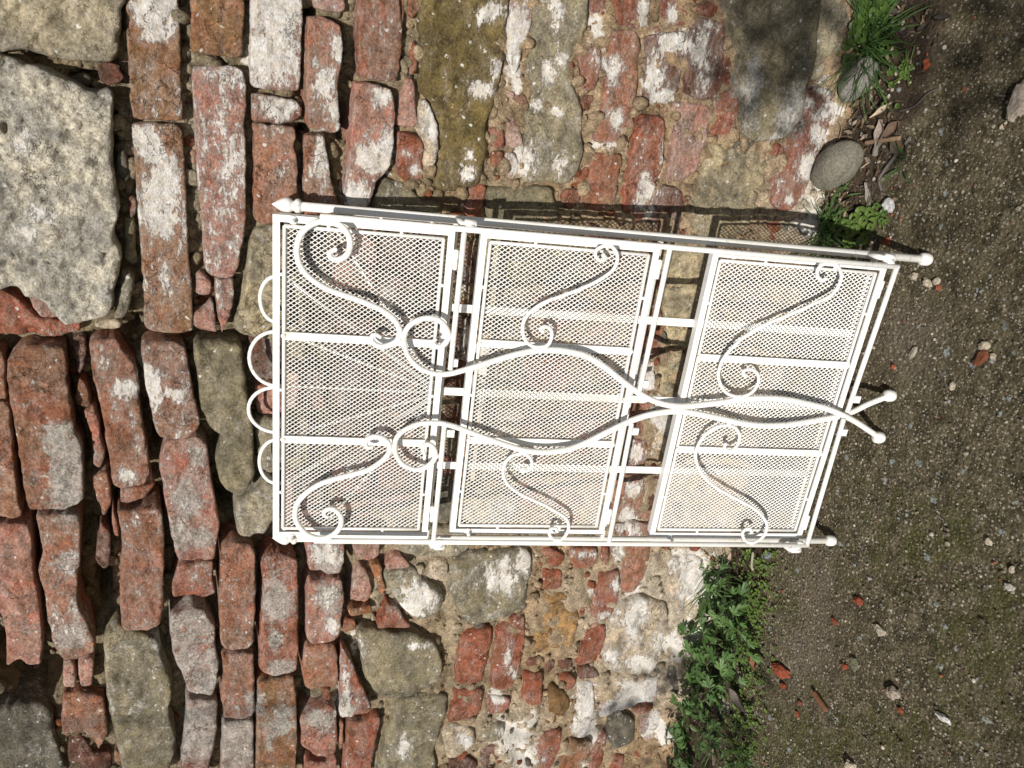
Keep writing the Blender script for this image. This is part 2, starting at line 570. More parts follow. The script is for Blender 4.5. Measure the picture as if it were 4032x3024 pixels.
# material letter (B brick, S sandstone, C conglomerate) + tone, proud mm, limewash, grey cement, outline in the wall's picture coordinates
PIECES = """
St 6 0.05 0|-60 -60 467 -60 473 48 482 78 476 127 464 199 446 241 386 244 301 241 241 235 151 214 90 196 -60 190
Ch 16 0.32 0.1|-60 275 121 256 181 265 253 301 313 328 386 356 434 344 449 368 449 422 446 482 446 542 449 633 458 723 470 796 464 856 452 904 458 940 476 976 476 1060 452 1120 449 1181 422 1229 362 1256 301 1265 253 1259 211 1223 163 1175 108 1151 54 1114 -60 1085
Bd 6 0.1 0|383 253 416 241 470 253 476 289 491 298 482 320 458 328 422 338 392 313
Bo 0 0.35 0|491 -60 703 -60 711 120 717 362 723 482 633 479 521 470 512 392 500 181
Bo 0 0.55 0|518 491 603 485 693 491 717 512 729 603 735 784 747 1000 756 1151 762 1241 759 1313 693 1319 603 1313 570 1295 567 1181 558 1060 554 1000 536 784 527 603
Sk -2 0 0|458 621 482 585 500 609 512 675 509 717 488 723 464 693 451 657
Bd 0 0 0|503 790 515 771 536 780 540 820 528 855 508 862
Sg -6 0 0|491 868 530 868 540 1000 534 1050 490 1030 486 950
Ss 4 0.2 0.3|476 1060 512 1066 530 1108 518 1181 500 1241 458 1259 446 1253 458 1181 470 1120
Sv 2 0.2 0|374 1271 458 1259 488 1277 458 1301 386 1295
Bo -2 0.1 0|753 -60 958 -60 964 60 958 151 958 223 934 232 874 223 766 214 747 199 750 120
Bw 2 0.75 0.1|757 259 844 259 922 262 958 277 972 326 970 422 964 512 970 603 970 723 973 844 964 934 946 1000 940 1048 922 1093 874 1096 826 1090 805 1060 802 1000 799 904 784 784 772 603 763 422
Bp -6 0.4 0.2|769 1090 790 1075 838 1120 835 1163 808 1172 766 1163
Bw 0 0.7 0|847 1100 922 1100 925 1169 922 1211 898 1271 874 1320 862 1271 850 1199
Bw -3 0.6 0.2|763 1235 802 1223 841 1193 853 1265 859 1313 808 1307 763 1295
Bw 2 0.85 0.2|990 -60 1192 -60 1192 60 1190 181 1187 300 1181 360 1090 358 1000 348 985 330 985 100
Br 0 0.5 0.1|988 368 1060 374 1163 392 1193 422 1193 464 1163 482 1090 488 995 479
Bb 4 0.3 0|998 488 1090 491 1163 500 1166 542 1157 579 1172 633 1175 753 1170 840 1100 880 1036 886 1000 868
Cy -4 0.2 0|940 1320 934 1250 958 1150 970 1060 985 940 1010 905 1110 900 1130 1000 1130 1325
Bp -4 0.4 0.3|1232 -60 1365 -60 1365 36 1350 48 1295 45 1241 30
Bb 8 0.35 0|1208 63 1271 63 1307 78 1338 102 1350 169 1344 241 1329 301 1329 362 1332 452 1335 506 1313 524 1259 512 1211 497 1202 422 1199 301 1202 181
Bb 2 0.3 0|1199 533 1241 530 1283 536 1289 579 1295 627 1301 681 1313 735 1329 784 1330 840 1300 880 1193 880 1193 753 1196 650
Bb 4 0.4 0.2|1416 -60 1561 -60 1579 60 1588 121 1579 211 1573 271 1564 320 1512 323 1458 316 1422 307 1410 211 1404 90
Bb 0 0.1 0|1566 -60 1605 -60 1597 60 1579 160 1572 100
Bb 0 0.2 0|1608 -60 1663 -60 1657 36 1627 78 1609 60
Br 0 0.1 0|1633 151 1648 181 1648 265 1639 295 1615 295 1612 241 1621 181
Bp -2 0.3 0.3|1597 307 1633 307 1639 362 1642 422 1648 482 1639 506 1603 503 1558 494 1567 452 1585 374
Bw 6 0.45 0.1|1398 325 1452 325 1512 338 1542 350 1552 392 1554 452 1549 542 1543 603 1530 663 1500 693 1476 723 1458 784 1440 820 1365 820 1358 753 1368 663 1374 542 1386 422
Br 2 0.15 0|1567 518 1639 527 1669 561 1669 615 1666 663 1681 675 1663 711 1603 699 1561 693 1564 603
Cv 6 0.5 0|1657 398 1681 395 1705 434 1717 494 1729 542 1717 633 1693 663 1669 651 1669 573 1645 512
Sm 4 0.05 0|1669 -60 1989 -60 1995 90 1995 181 1977 301 1952 392 1928 452 1916 512 1916 573 1904 663 1886 723 1844 747 1772 757 1711 735 1717 663 1729 573 1717 482 1681 386 1651 362 1660 289 1657 181 1651 90
Sg -4 0.1 0.3|1490 735 1555 711 1615 735 1651 766 1681 796 1740 800 1750 880 1640 900 1500 880 1475 820
Sg 4 0.0 0.1|1922 741 2000 733 2163 733 2181 778 2205 826 2190 880 2000 890 1935 870 1915 800
Br 0 0.1 0|1838 748 1910 719 1922 741 1912 800 1895 870 1845 880 1835 800
Br -1 0.2 0|1928 506 1958 500 1985 506 1992 542 1985 579 1952 587 1928 573
Br -1 0.15 0|1938 600 1955 594 1985 597 1988 633 1982 663 1940 660
Sg 4 0.25 0.3|2120 -60 2300 -60 2313 90 2301 151 2271 199 2247 241 2253 301 2277 386 2295 452 2295 542 2289 633 2265 693 2235 723 2175 717 2108 723 2054 717 2060 663 2066 542 2078 422 2078 301 2090 181 2096 90
Bp -1 0.65 0.1|2005 -60 2115 -60 2102 90 2066 181 2048 301 2024 338 2012 241 2000 181
Bp -2 0.5 0.1|1998 350 2030 362 2036 482 2060 512 2066 573 2030 591 1998 573
Bp -1 0.8 0|1995 603 2024 600 2048 639 2048 675 2024 711 1998 700
Br 0 0.3 0|2420 -60 2567 -60 2561 48 2537 108 2512 118 2464 108 2416 84
Br -3 0.2 0|2322 -20 2398 -20 2392 42 2338 60
Br 0 0.3 0|2609 -60 2730 -60 2723 60 2705 108 2651 102 2606 90
Br 0 0.2 0|2735 -60 2844 -60 2832 48 2802 72 2741 54
Br 0 0.4 0|2313 187 2368 193 2374 253 2362 313 2350 356 2313 362 2280 344 2283 271 2283 223
Br -2 0.1 0|2295 380 2344 371 2350 398 2326 440 2301 443 2289 410
Bb 4 0.3 0|2416 121 2458 115 2500 121 2518 157 2518 241 2506 332 2488 434 2470 506 2446 561 2434 591 2392 573 2344 561 2350 500 2362 422 2386 301 2374 241 2398 181
Bd 3 0.3 0|2549 139 2603 127 2699 121 2699 181 2690 253 2672 332 2651 374 2621 404 2573 407 2530 398 2536 301 2546 211
Bd 5 0.4 0|2732 66 2784 72 2838 90 2850 121 2847 241 2838 338 2814 386 2766 398 2723 386 2687 356 2693 271 2705 151 2717 78
Br -2 0 0|2853 205 2886 208 2892 253 2886 326 2862 344 2850 326
Br 0 0.25 0|2808 392 2856 356 2886 350 2910 392 2913 452 2904 524 2862 542 2808 548 2796 530 2826 482 2808 434
Bp 4 0.3 0|2657 398 2711 404 2778 410 2799 440 2790 512 2778 573 2747 651 2723 693 2693 717 2651 717 2609 705 2633 633 2645 542 2651 470
Br 5 0.1 0|2512 449 2561 449 2603 458 2612 500 2609 573 2603 651 2585 723 2561 802 2537 856 2500 880 2470 862 2446 832 2452 753 2476 651 2488 542 2500 482
Bb 3 0.1 0|2329 606 2374 600 2446 606 2449 633 2434 711 2422 784 2392 826 2344 832 2301 820 2298 772 2313 693 2319 645
Br 0 0 0|2307 654 2329 663 2313 705 2283 744 2265 741 2283 693
Bb -1 0 0|2211 772 2229 741 2265 747 2301 747 2289 802 2253 826 2217 814
Bd 1 0.3 0|2597 732 2651 732 2693 747 2696 802 2681 892 2669 950 2603 970 2561 900 2573 814
Cy 5 0.1 0|2804 558 2858 578 2923 572 2988 588 3021 624 3026 684 3010 760 2977 814 2945 880 2900 930 2804 945 2728 920 2735 840 2744 760 2766 651
Sg 22 0.05 0.2|2842 -60 3178 -60 3184 108 3173 244 3151 326 3135 407 3108 488 3070 532 3021 548 2961 553 2918 537 2912 461 2907 391 2891 326 2901 217 2869 136 2847 54
Ss 8 0.05 0.2|3205 -60 3368 -60 3379 65 3346 136 3314 206 3260 217 3222 260 3200 266 3180 217 3182 163 3200 81
Br 16 0.35 0|3162 342 3200 336 3260 358 3270 407 3254 461 3222 543 3189 624 3167 694 3140 760 3102 814 3070 827 3026 808 3021 781 3043 732 3064 678 3086 597 3118 499 3140 423 3151 369
Br 0 0 0|2999 560 3037 553 3091 570 3091 608 3048 618 3015 586
Ss 6 0.5 0.4|3227 240 3243 254 3216 306 3194 318 3184 304
Ss 5 0.4 0.3|3281 260 3314 239 3308 271 3276 285
Ss 5 0.4 0|3211 326 3254 275 3281 284 3270 350 3249 347
Br -8 0.25 0|-60 1150 18 1154 60 1187 108 1223 151 1259 205 1265 313 1271 316 1313 259 1329 229 1344 121 1329 -60 1332
Bp -2 0.3 0.2|108 1163 145 1154 187 1187 223 1223 256 1259 211 1262 157 1256 127 1211
Bb 2 0.2 0.1|-60 1374 12 1386 24 1434 27 1573 -60 1580
Bb 0 0.25 0.1|-60 1590 24 1588 36 1603 48 1723 60 1844 69 1934 84 2000 88 2040 55 2046 -60 2040
Bb 10 0.2 0.25|30 1410 54 1380 108 1350 199 1350 259 1356 265 1422 271 1512 289 1603 295 1693 325 1741 331 1874 337 1952 301 1977 241 1995 145 1998 114 1988 96 1904 78 1784 60 1663 42 1573 30 1482
Bd -6 0.1 0|283 1332 332 1332 341 1392 329 1458 307 1500 301 1458 289 1392
Bb -4 0 0|307 1494 329 1500 350 1543 359 1603 338 1618 301 1597 292 1573
Bw -4 0.3 0.3|326 1621 374 1609 386 1663 395 1723 416 1808 398 1856 368 1844 356 1723 338 1681
Bb -3 0.4 0|356 1886 422 1856 434 1904 437 2000 425 2030 401 2040 389 2000 374 1940
Bb 9 0.35 0.1|350 1350 362 1332 452 1326 470 1338 482 1374 536 1422 546 1512 555 1603 567 1693 582 1754 594 1844 573 1892 543 1904 464 1913 443 1892 428 1784 410 1663 386 1543 362 1452 356 1386
Bb 9 0.4 0|561 1344 603 1335 693 1338 729 1356 741 1410 753 1494 772 1573 790 1645 778 1681 753 1711 693 1720 627 1717 609 1675 591 1591 570 1512 561 1422 552 1374
Sg 6 0.1 0.1|760 1350 844 1338 934 1350 958 1374 964 1452 977 1543 995 1633 1003 1750 1003 1870 989 1904 946 1946 898 1934 862 1886 850 1784 868 1717 826 1687 790 1603 778 1512
Bd -14 0.3 0.1|985 1335 1085 1325 1120 1330 1120 1510 1010 1515 990 1440
Bw -12 0.3 0.1|1005 1540 1085 1530 1120 1530 1120 1650 1020 1655
Ss -6 0.2 0.2|1005 1670 1085 1665 1120 1665 1120 1860 1030 1860 1015 1760
Ss 0 0.1 0.4|925 1965 960 1955 1060 1890 1085 1900 1100 2000 1062 2090 1030 2115 945 2117 929 2080
Bw 6 0.4 0.3|657 1729 723 1717 784 1711 814 1741 826 1814 838 1904 856 2000 867 2062 858 2123 846 2195 775 2200 704 2210 685 2154 667 2062 655 2000 645 1934 627 1844 633 1778
Br 2 0.35 0.3|708 2222 780 2210 842 2206 840 2278 852 2340 802 2358 760 2340 679 2350 675 2321
Bw 5 0.2 1.0|673 2414 710 2407 759 2385 802 2397 833 2438 849 2469 846 2525 864 2605 858 2679 833 2728 784 2728 735 2716 716 2648 679 2574 667 2481
Bb 0 0.3 0|476 1926 543 1914 615 1908 573 1960 512 1983 470 1983
Bb 9 0.35 0.1|460 1990 525 1998 630 1985 642 2031 648 2123 645 2247 648 2370 630 2444 586 2469 525 2475 481 2460 472 2370 472 2247 481 2154 475 2062
Bd 0 0.2 0.2|395 2056 432 2093 438 2167 432 2235 401 2244 377 2216 377 2154
Bw -3 0.2 0.1|444 2012 466 2074 470 2130 451 2123 438 2062
Bb 9 0.45 0.25|142 2019 185 2009 309 2012 321 2062 321 2185 309 2278 309 2370 346 2432 370 2494 377 2556 309 2586 247 2580 210 2531 191 2432 173 2309 154 2235 173 2154 154 2074
Bw 7 0.25 0.25|-60 2050 62 2050 117 2055 130 2123 133 2216 148 2309 160 2401 173 2525 167 2605 123 2617 80 2586 25 2617 25 2494 6 2401 -60 2385
Sk 4 0.25 0.3|-60 2810 62 2772 123 2765 185 2778 204 2802 216 2895 247 2975 253 3080 -60 3080
Bp -2 0.3 0.3|247 2605 284 2599 303 2679 298 2722 247 2722
Bp -1 0.3 0.2|302 2620 333 2597 370 2599 364 2708 318 2712
Bb 2 0.2 0|247 2732 333 2724 410 2735 424 2833 430 2889 389 2955 370 2926 321 2883 247 2901 238 2833
Bd -4 0.1 0|265 2925 321 2897 367 2970 440 2970 442 3080 268 3080
Bo 0 0.2 0|449 2957 475 2965 481 3019 452 3015
Sg 7 0.15 0.3|414 2488 469 2457 556 2488 623 2512 636 2574 660 2636 679 2679 670 2790 685 2864 697 2926 679 2988 640 3080 506 3080 469 2957 444 2864 426 2772 414 2648 407 2556
Bw 3 0.3 0.75|735 2753 790 2753 858 2759 858 2864 846 2938 827 3000 820 3080 705 3080 718 2926 730 2833
Bb 8 0.3 0.15|870 2148 930 2128 985 2140 1006 2170 1008 2300 1003 2450 1001 2520 975 2545 895 2550 866 2520 861 2370 867 2247
Bb 7 0.45 0.2|870 2568 926 2560 998 2560 1001 2690 1001 2815 926 2827 877 2821 870 2741 877 2648
Bb 4 0.45 0.7|877 2840 998 2834 1001 2950 1001 3080 870 3080 873 2950
Br 8 0.3 0.25|1025 2210 1056 2179 1111 2173 1167 2191 1173 2278 1176 2370 1173 2494 1173 2630 1136 2648 1074 2657 1037 2642 1019 2617 1022 2494 1031 2370 1037 2296
Bo 7 0.2 0.15|1012 2675 1093 2662 1157 2655 1167 2741 1170 2864 1167 3080 1006 3080 1009 2802
Bw 4 0.3 0.3|1207 2080 1358 2080 1358 2130 1352 2204 1343 2253 1296 2265 1247 2250 1216 2247 1207 2150
Bw 5 0.3 0.2|1216 2282 1259 2286 1309 2276 1349 2280 1355 2346 1346 2432 1336 2512 1296 2528 1241 2534 1207 2519 1204 2401 1207 2321
Bb 1 0.2 0|1204 2543 1272 2537 1321 2541 1333 2586 1334 2667 1327 2710 1272 2712 1228 2727 1198 2712 1191 2648 1198 2574
Bb -1 0 0|1265 2722 1302 2718 1306 2753 1272 2759
Br 4 0.4 0.1|1344 2545 1370 2568 1395 2617 1414 2679 1444 2728 1466 2790 1432 2813 1370 2827 1340 2830 1340 2679
Bw 2 0.2 0.3|1179 2821 1247 2790 1309 2778 1328 2802 1329 2895 1325 2963 1290 2984 1247 2975 1185 2947 1185 2877
Bw 1 0.2 0|1204 2998 1290 3010 1329 2985 1329 3080 1198 3080
Br 5 0.25 0.1|1369 2846 1432 2833 1497 2815 1494 2877 1475 2963 1463 3019 1450 3080 1350 3080 1362 2926
Bb -2 0.1 0|1337 2850 1358 2850 1352 2950 1338 2970
Sg 6 0.1 0.2|1407 2494 1457 2475 1556 2488 1648 2494 1710 2525 1741 2586 1735 2667 1691 2710 1630 2728 1574 2750 1525 2745 1481 2733 1438 2667 1426 2586
Sg 5 0.05 0.2|1574 2763 1648 2739 1741 2732 1765 2741 1759 2802 1741 2877 1716 2926 1698 3080 1494 3080 1512 2938 1537 2852
Sg 7 0.3 0.5|1519 2259 1574 2240 1636 2240 1667 2272 1698 2309 1747 2333 1741 2383 1698 2426 1642 2438 1593 2401 1556 2358 1525 2309
Sg 6 0.25 0.4|1772 2212 1833 2185 1914 2166 2000 2155 2062 2152 2093 2185 2093 2259 2074 2309 2080 2383 2037 2408 1990 2428 1920 2448 1840 2458 1815 2420 1785 2360 1775 2290
Ss 2 0.2 0.2|1574 2080 1860 2080 1850 2160 1780 2195 1700 2200 1630 2190 1580 2170
Sv 2 0.1 0|1700 2214 1760 2210 1765 2270 1720 2290 1690 2260
Bp -8 0.2 0.1|1395 2100 1500 2100 1505 2200 1475 2228 1420 2222 1398 2180
Bp -10 0.2 0.2|1420 2245 1450 2255 1475 2330 1465 2385 1440 2395 1385 2385 1390 2330
Bo -2 0 0|1460 2232 1505 2225 1522 2330 1510 2370 1490 2310
Bo -6 0 0|1370 2402 1470 2400 1475 2432 1380 2438
Bb -4 0 0|1350 2446 1400 2443 1410 2488 1370 2505 1348 2490
Br 2 0.15 0|1525 2375 1568 2398 1593 2444 1630 2469 1586 2480 1481 2474 1512 2420
Bp 1 0.2 0|1519 2228 1556 2190 1593 2195 1618 2226 1580 2242 1525 2250
Br 3 0.05 0|1821 2494 1883 2478 1938 2466 1932 2543 1914 2617 1897 2685 1852 2700 1790 2692 1802 2593
Br 2 0.05 0|1790 2713 1864 2714 1902 2714 1899 2802 1852 2833 1765 2850 1778 2772
Br 4 0.2 0|1954 2466 2000 2438 2037 2417 2068 2426 2071 2463 2062 2556 2049 2630 2031 2679 2016 2710 1980 2720 1940 2714 1930 2660 1940 2570
Br 1 0.3 0|1926 2745 1970 2736 2014 2745 2006 2790 1970 2812 1920 2827 1908 2812
Cv 2 0.4 0.1|1747 2889 1802 2858 1864 2864 1877 2926 1827 2969 1759 2981
Sg 2 0.2 0.2|1883 2877 1938 2845 1988 2864 1981 2907 1926 2922 1883 2914
Bd 1 0.05 0|1772 2992 1821 2980 1889 3004 1883 3080 1765 3080
Bd 1 0.1 0|1895 2969 1938 2934 1981 2930 1985 2975 1926 3010 1897 3080
Br 0 0.15 0|2136 2173 2173 2160 2216 2179 2231 2191 2216 2225 2173 2235 2142 2204
Br 0 0.1 0|2240 2173 2265 2154 2352 2160 2358 2185 2346 2228 2296 2241 2265 2247 2249 2222
Br 0 0 0|2142 2244 2214 2243 2218 2265 2212 2321 2136 2327
Br 0 0.1 0|2376 2150 2400 2150 2402 2200 2390 2235 2370 2215
Br 2 0.3 0|2408 2060 2465 2060 2465 2140 2460 2200 2440 2216 2410 2190
Bb 3 0.15 0.1|2475 2060 2562 2060 2562 2140 2556 2235 2525 2290 2494 2333 2452 2342 2452 2278 2463 2216
Br 3 0.15 0|2364 2268 2407 2252 2444 2250 2442 2309 2432 2370 2420 2420 2395 2440 2346 2440 2327 2420 2340 2346 2358 2309
Br 2 0.05 0|2333 2462 2389 2455 2383 2525 2364 2593 2333 2613 2272 2623 2284 2556 2309 2494
Cu -2 0.05 0|2136 2346 2265 2346 2284 2395 2272 2494 2253 2556 2191 2576 2099 2580 2111 2494
Br -2 0.1 0|2290 2364 2315 2364 2302 2426 2284 2432
Bp -2 0.2 0.1|2112 2383 2130 2370 2128 2432 2103 2481
Bd 0 0 0|2080 2600 2122 2592 2128 2622 2075 2636
Bd 0 0.1 0|2146 2594 2184 2594 2190 2634 2155 2658
Bd 0 0 0|2192 2588 2258 2600 2258 2628 2205 2640
Br 1 0 0|2196 2668 2246 2650 2274 2680 2264 2714 2230 2722
Br 2 0.05 0|2062 2652 2140 2646 2137 2710 2132 2770 2093 2780 2052 2763 2059 2710
Sn 2 0.02 0|2167 2700 2210 2714 2250 2759 2245 2778 2198 2850 2145 2850 2156 2778
Bp 2 0.85 0|2278 2697 2340 2685 2346 2741 2340 2802 2321 2870 2302 2902 2250 2900 2262 2821 2274 2753
Bd 0 0.1 0|2278 2632 2344 2630 2366 2664 2340 2674 2282 2684
Bo 2 0.05 0|2241 2912 2321 2910 2333 2926 2309 2988 2265 3080 2195 3080 2212 2957
Br 1 0.1 0|2133 2886 2185 2868 2216 2872 2210 2926 2191 2988 2148 3080 2099 3080 2119 2944
Bp 2 0.7 0.3|2506 2683 2593 2664 2593 2716 2580 2762 2506 2774 2457 2798 2356 2824 2362 2765 2395 2741
Br 1 0.1 0|2484 2788 2580 2776 2574 2798 2530 2815 2494 2812
Sk 5 0.1 0.2|2395 2843 2444 2806 2488 2824 2502 2864 2488 2922 2432 2947 2395 2922
Bp 3 0.6 0.3|2528 2836 2593 2795 2636 2806 2640 2864 2617 2905 2549 2935 2521 2889
Sk 16 0.0 0.1|2623 2617 2691 2586 2753 2599 2759 2679 2710 2741 2654 2747 2630 2691
Cv 10 0.45 0|2395 2454 2432 2386 2494 2350 2556 2346 2617 2370 2628 2463 2600 2550 2574 2628 2506 2650 2420 2640 2372 2605 2372 2556
Cv 6 0.5 0|2640 2200 2710 2170 2790 2200 2800 2290 2760 2400 2680 2430 2640 2370 2620 2280
Cv 5 0.4 0|2680 2450 2740 2420 2790 2480 2760 2560 2690 2575 2650 2520
Br 1 0.1 0|2320 2985 2388 2880 2393 2940 2360 3030 2315 3080
Br 1 0.1 0|2420 2975 2463 2975 2450 3080 2405 3080
Sk 2 0.1 0.2|2556 2957 2630 2945 2650 3000 2640 3080 2556 3080
Br 0 0.1 0|2500 2950 2538 2948 2530 2985 2498 2975
Br 1 0.4 0|2660 2240 2695 2240 2712 2290 2690 2300 2668 2275
Bb 2 0.3 0|2500 1170 2596 1190 2618 1300 2612 1360 2590 1408 2540 1400 2495 1380
Sk 2 0.3 0.2|2606 1300 2632 1320 2630 1385 2608 1400 2600 1370
Cy 2 0.05 0|2640 900 2700 960 2800 965 2850 1000 2850 1150 2800 1300 2740 1366 2645 1376 2622 1280 2615 1100 2620 960
Cy -8 0.05 0|2590 1420 2640 1390 2700 1380 2725 1480 2690 1560 2605 1556 2585 1500
Bp 2 0.75 0.1|2505 1415 2580 1418 2582 1530 2530 1548 2500 1520
Bb 0 0.05 0|2490 1580 2570 1580 2590 1610 2560 1720 2470 1720
Cv 0 0.5 0|2600 1610 2660 1600 2690 1680 2640 1790 2570 1800 2575 1720
Br 1 0.35 0|2470 1728 2552 1728 2545 1850 2450 1850
Bb 2 0.35 0.1|2450 1866 2530 1862 2540 1930 2520 2010 2490 2050 2395 2050 2410 1960
Bd -4 0 0|2560 1880 2610 1875 2620 1990 2560 2000
Bb 1 0.1 0|2515 2020 2580 2005 2590 2045 2500 2050
Cy -2 0.3 0|1890 930 2080 905 2110 1000 2100 1150 2060 1240 1950 1260 1880 1200 1870 1050
Sg 0 0.2 0.2|2140 900 2290 905 2310 1040 2270 1140 2160 1140 2130 1020
Bd 0 0.2 0|2330 880 2480 930 2490 1080 2460 1160 2330 1140
Cv 0 0.4 0|2870 980 3000 985 3010 1120 2960 1210 2870 1180
Bb 0 0.2 0|3030 960 3110 970 3100 1200 3020 1210
Sg 2 0.2 0.2|3080 860 3180 850 3190 930 3100 950
Br 0 0 0|3020 870 3070 860 3090 940 3040 950
Bw -6 0.4 0|1830 950 1872 960 1868 1120 1835 1130
Bd -10 0.3 0|1820 1260 1880 1260 1870 1400 1800 1400
Bd -12 0.1 0|1780 1430 1860 1430 1850 1700 1760 1700
Sg -4 0.2 0.4|1750 1720 1830 1720 1800 1800 1760 1800
Br -8 0.2 0|1740 1810 1800 1810 1800 1880 1740 1880
Sk -4 0.2 0.2|1730 1890 1795 1890 1790 2060 1720 2060
"""
parsed = []
for ln in PIECES.strip().splitlines():
    hd, pt = ln.split("|")
    a = hd.split()
    q = np.array([float(x) for x in pt.split()]).reshape(-1, 2)
    parsed.append((a[0][0], a[0][1], float(a[1]), float(a[2]), float(a[3]), q))


def inside(pts, poly):
    x, y = pts[:, 0][:, None], pts[:, 1][:, None]
    a, b = poly, np.roll(poly, -1, 0)
    cond = ((a[:, 1] > y) != (b[:, 1] > y)) & (x < (b[:, 0] - a[:, 0]) * (y - a[:, 1]) / (b[:, 1] - a[:, 1] + 1e-9) + a[:, 0])
    return cond.sum(1) % 2 == 1


def edge_dist(pts, poly):
    a = poly[None]
    d = np.roll(poly, -1, 0)[None] - a
    t = np.clip(((pts[:, None] - a) * d).sum(2) / ((d * d).sum(2) + 1e-9), 0, 1)
    return np.sqrt((((pts[:, None] - a) - d * t[..., None]) ** 2).sum(2)).min(1)


# courses that go on behind the stand and past the edges of the frame
R2 = random.Random(5)


def band(xa, xb, slope, y0, y1, tones, lo=170, hi=430, mats="B", off=0.0):
    y = y0
    while y < y1:
        L = R2.uniform(lo, hi)
        e = min(y + L, y1)
        j = lambda s: R2.uniform(-s, s)
        sh = lambda yy: slope * (yy - y0)
        q = np.array([(xa + sh(y) + j(8), y + 8), ((xa + xb) / 2 + sh(y) + j(8), y + 6 + j(6)), (xb + sh(y) + j(8), y + 8 + j(6)),
                      (xb + sh((y + e) / 2) + j(10), (y + e) / 2), (xb + sh(e) + j(8), e - 8 + j(6)), ((xa + xb) / 2 + sh(e) + j(8), e - 8 + j(6)),
                      (xa + sh(e) + j(8), e - 8), (xa + sh((y + e) / 2) + j(10), (y + e) / 2)])
        c = q.mean(0)
        clash = any(inside(q, p[5]).any() or inside(p[5], q).any() or inside(c[None], p[5])[0] for p in parsed)
        if not clash and e - y > 70:
            parsed.append((R2.choice(mats), R2.choice(tones), R2.uniform(-6, 2) + off, R2.uniform(0.1, 0.6), R2.uniform(0, 0.3), q))
        y = e + 6


for k, (xa, xb) in enumerate(((1140, 1300), (1320, 1490), (1515, 1660))):
    band(xa, xb, -0.02, 890, 2075, "bwpdr", off=-6)
band(1680, 1735, -0.03, 900, 2075, "brwd", off=-8)
band(1900, 2080, -0.06, 1270, 2075, "gsvy", 200, 380, "SC", off=-4)
band(2110, 2270, -0.06, 1160, 2075, "brwd", off=-2)
band(2290, 2440, -0.07, 1180, 2075, "bwpr", off=-2)
band(2740, 2880, -0.12, 1400, 2075, "vysg", 180, 330, "CS", off=-2)
band(2910, 3040, -0.16, 1240, 2075, "brwd", off=-2)
for k, (xa, xb) in enumerate(((-470, -290), (-270, -80))):       # above the frame
    band(xa, xb, 0, -460, 3500, "bwpor")
for xa in range(0, 3200, 190):                                    # to either side of the frame
    band(xa, xa + 170, 0, -480, -75, "bwprd")
    if xa < 2700:
        band(xa, xa + 170, 0, 3095, 3500, "bwprd")

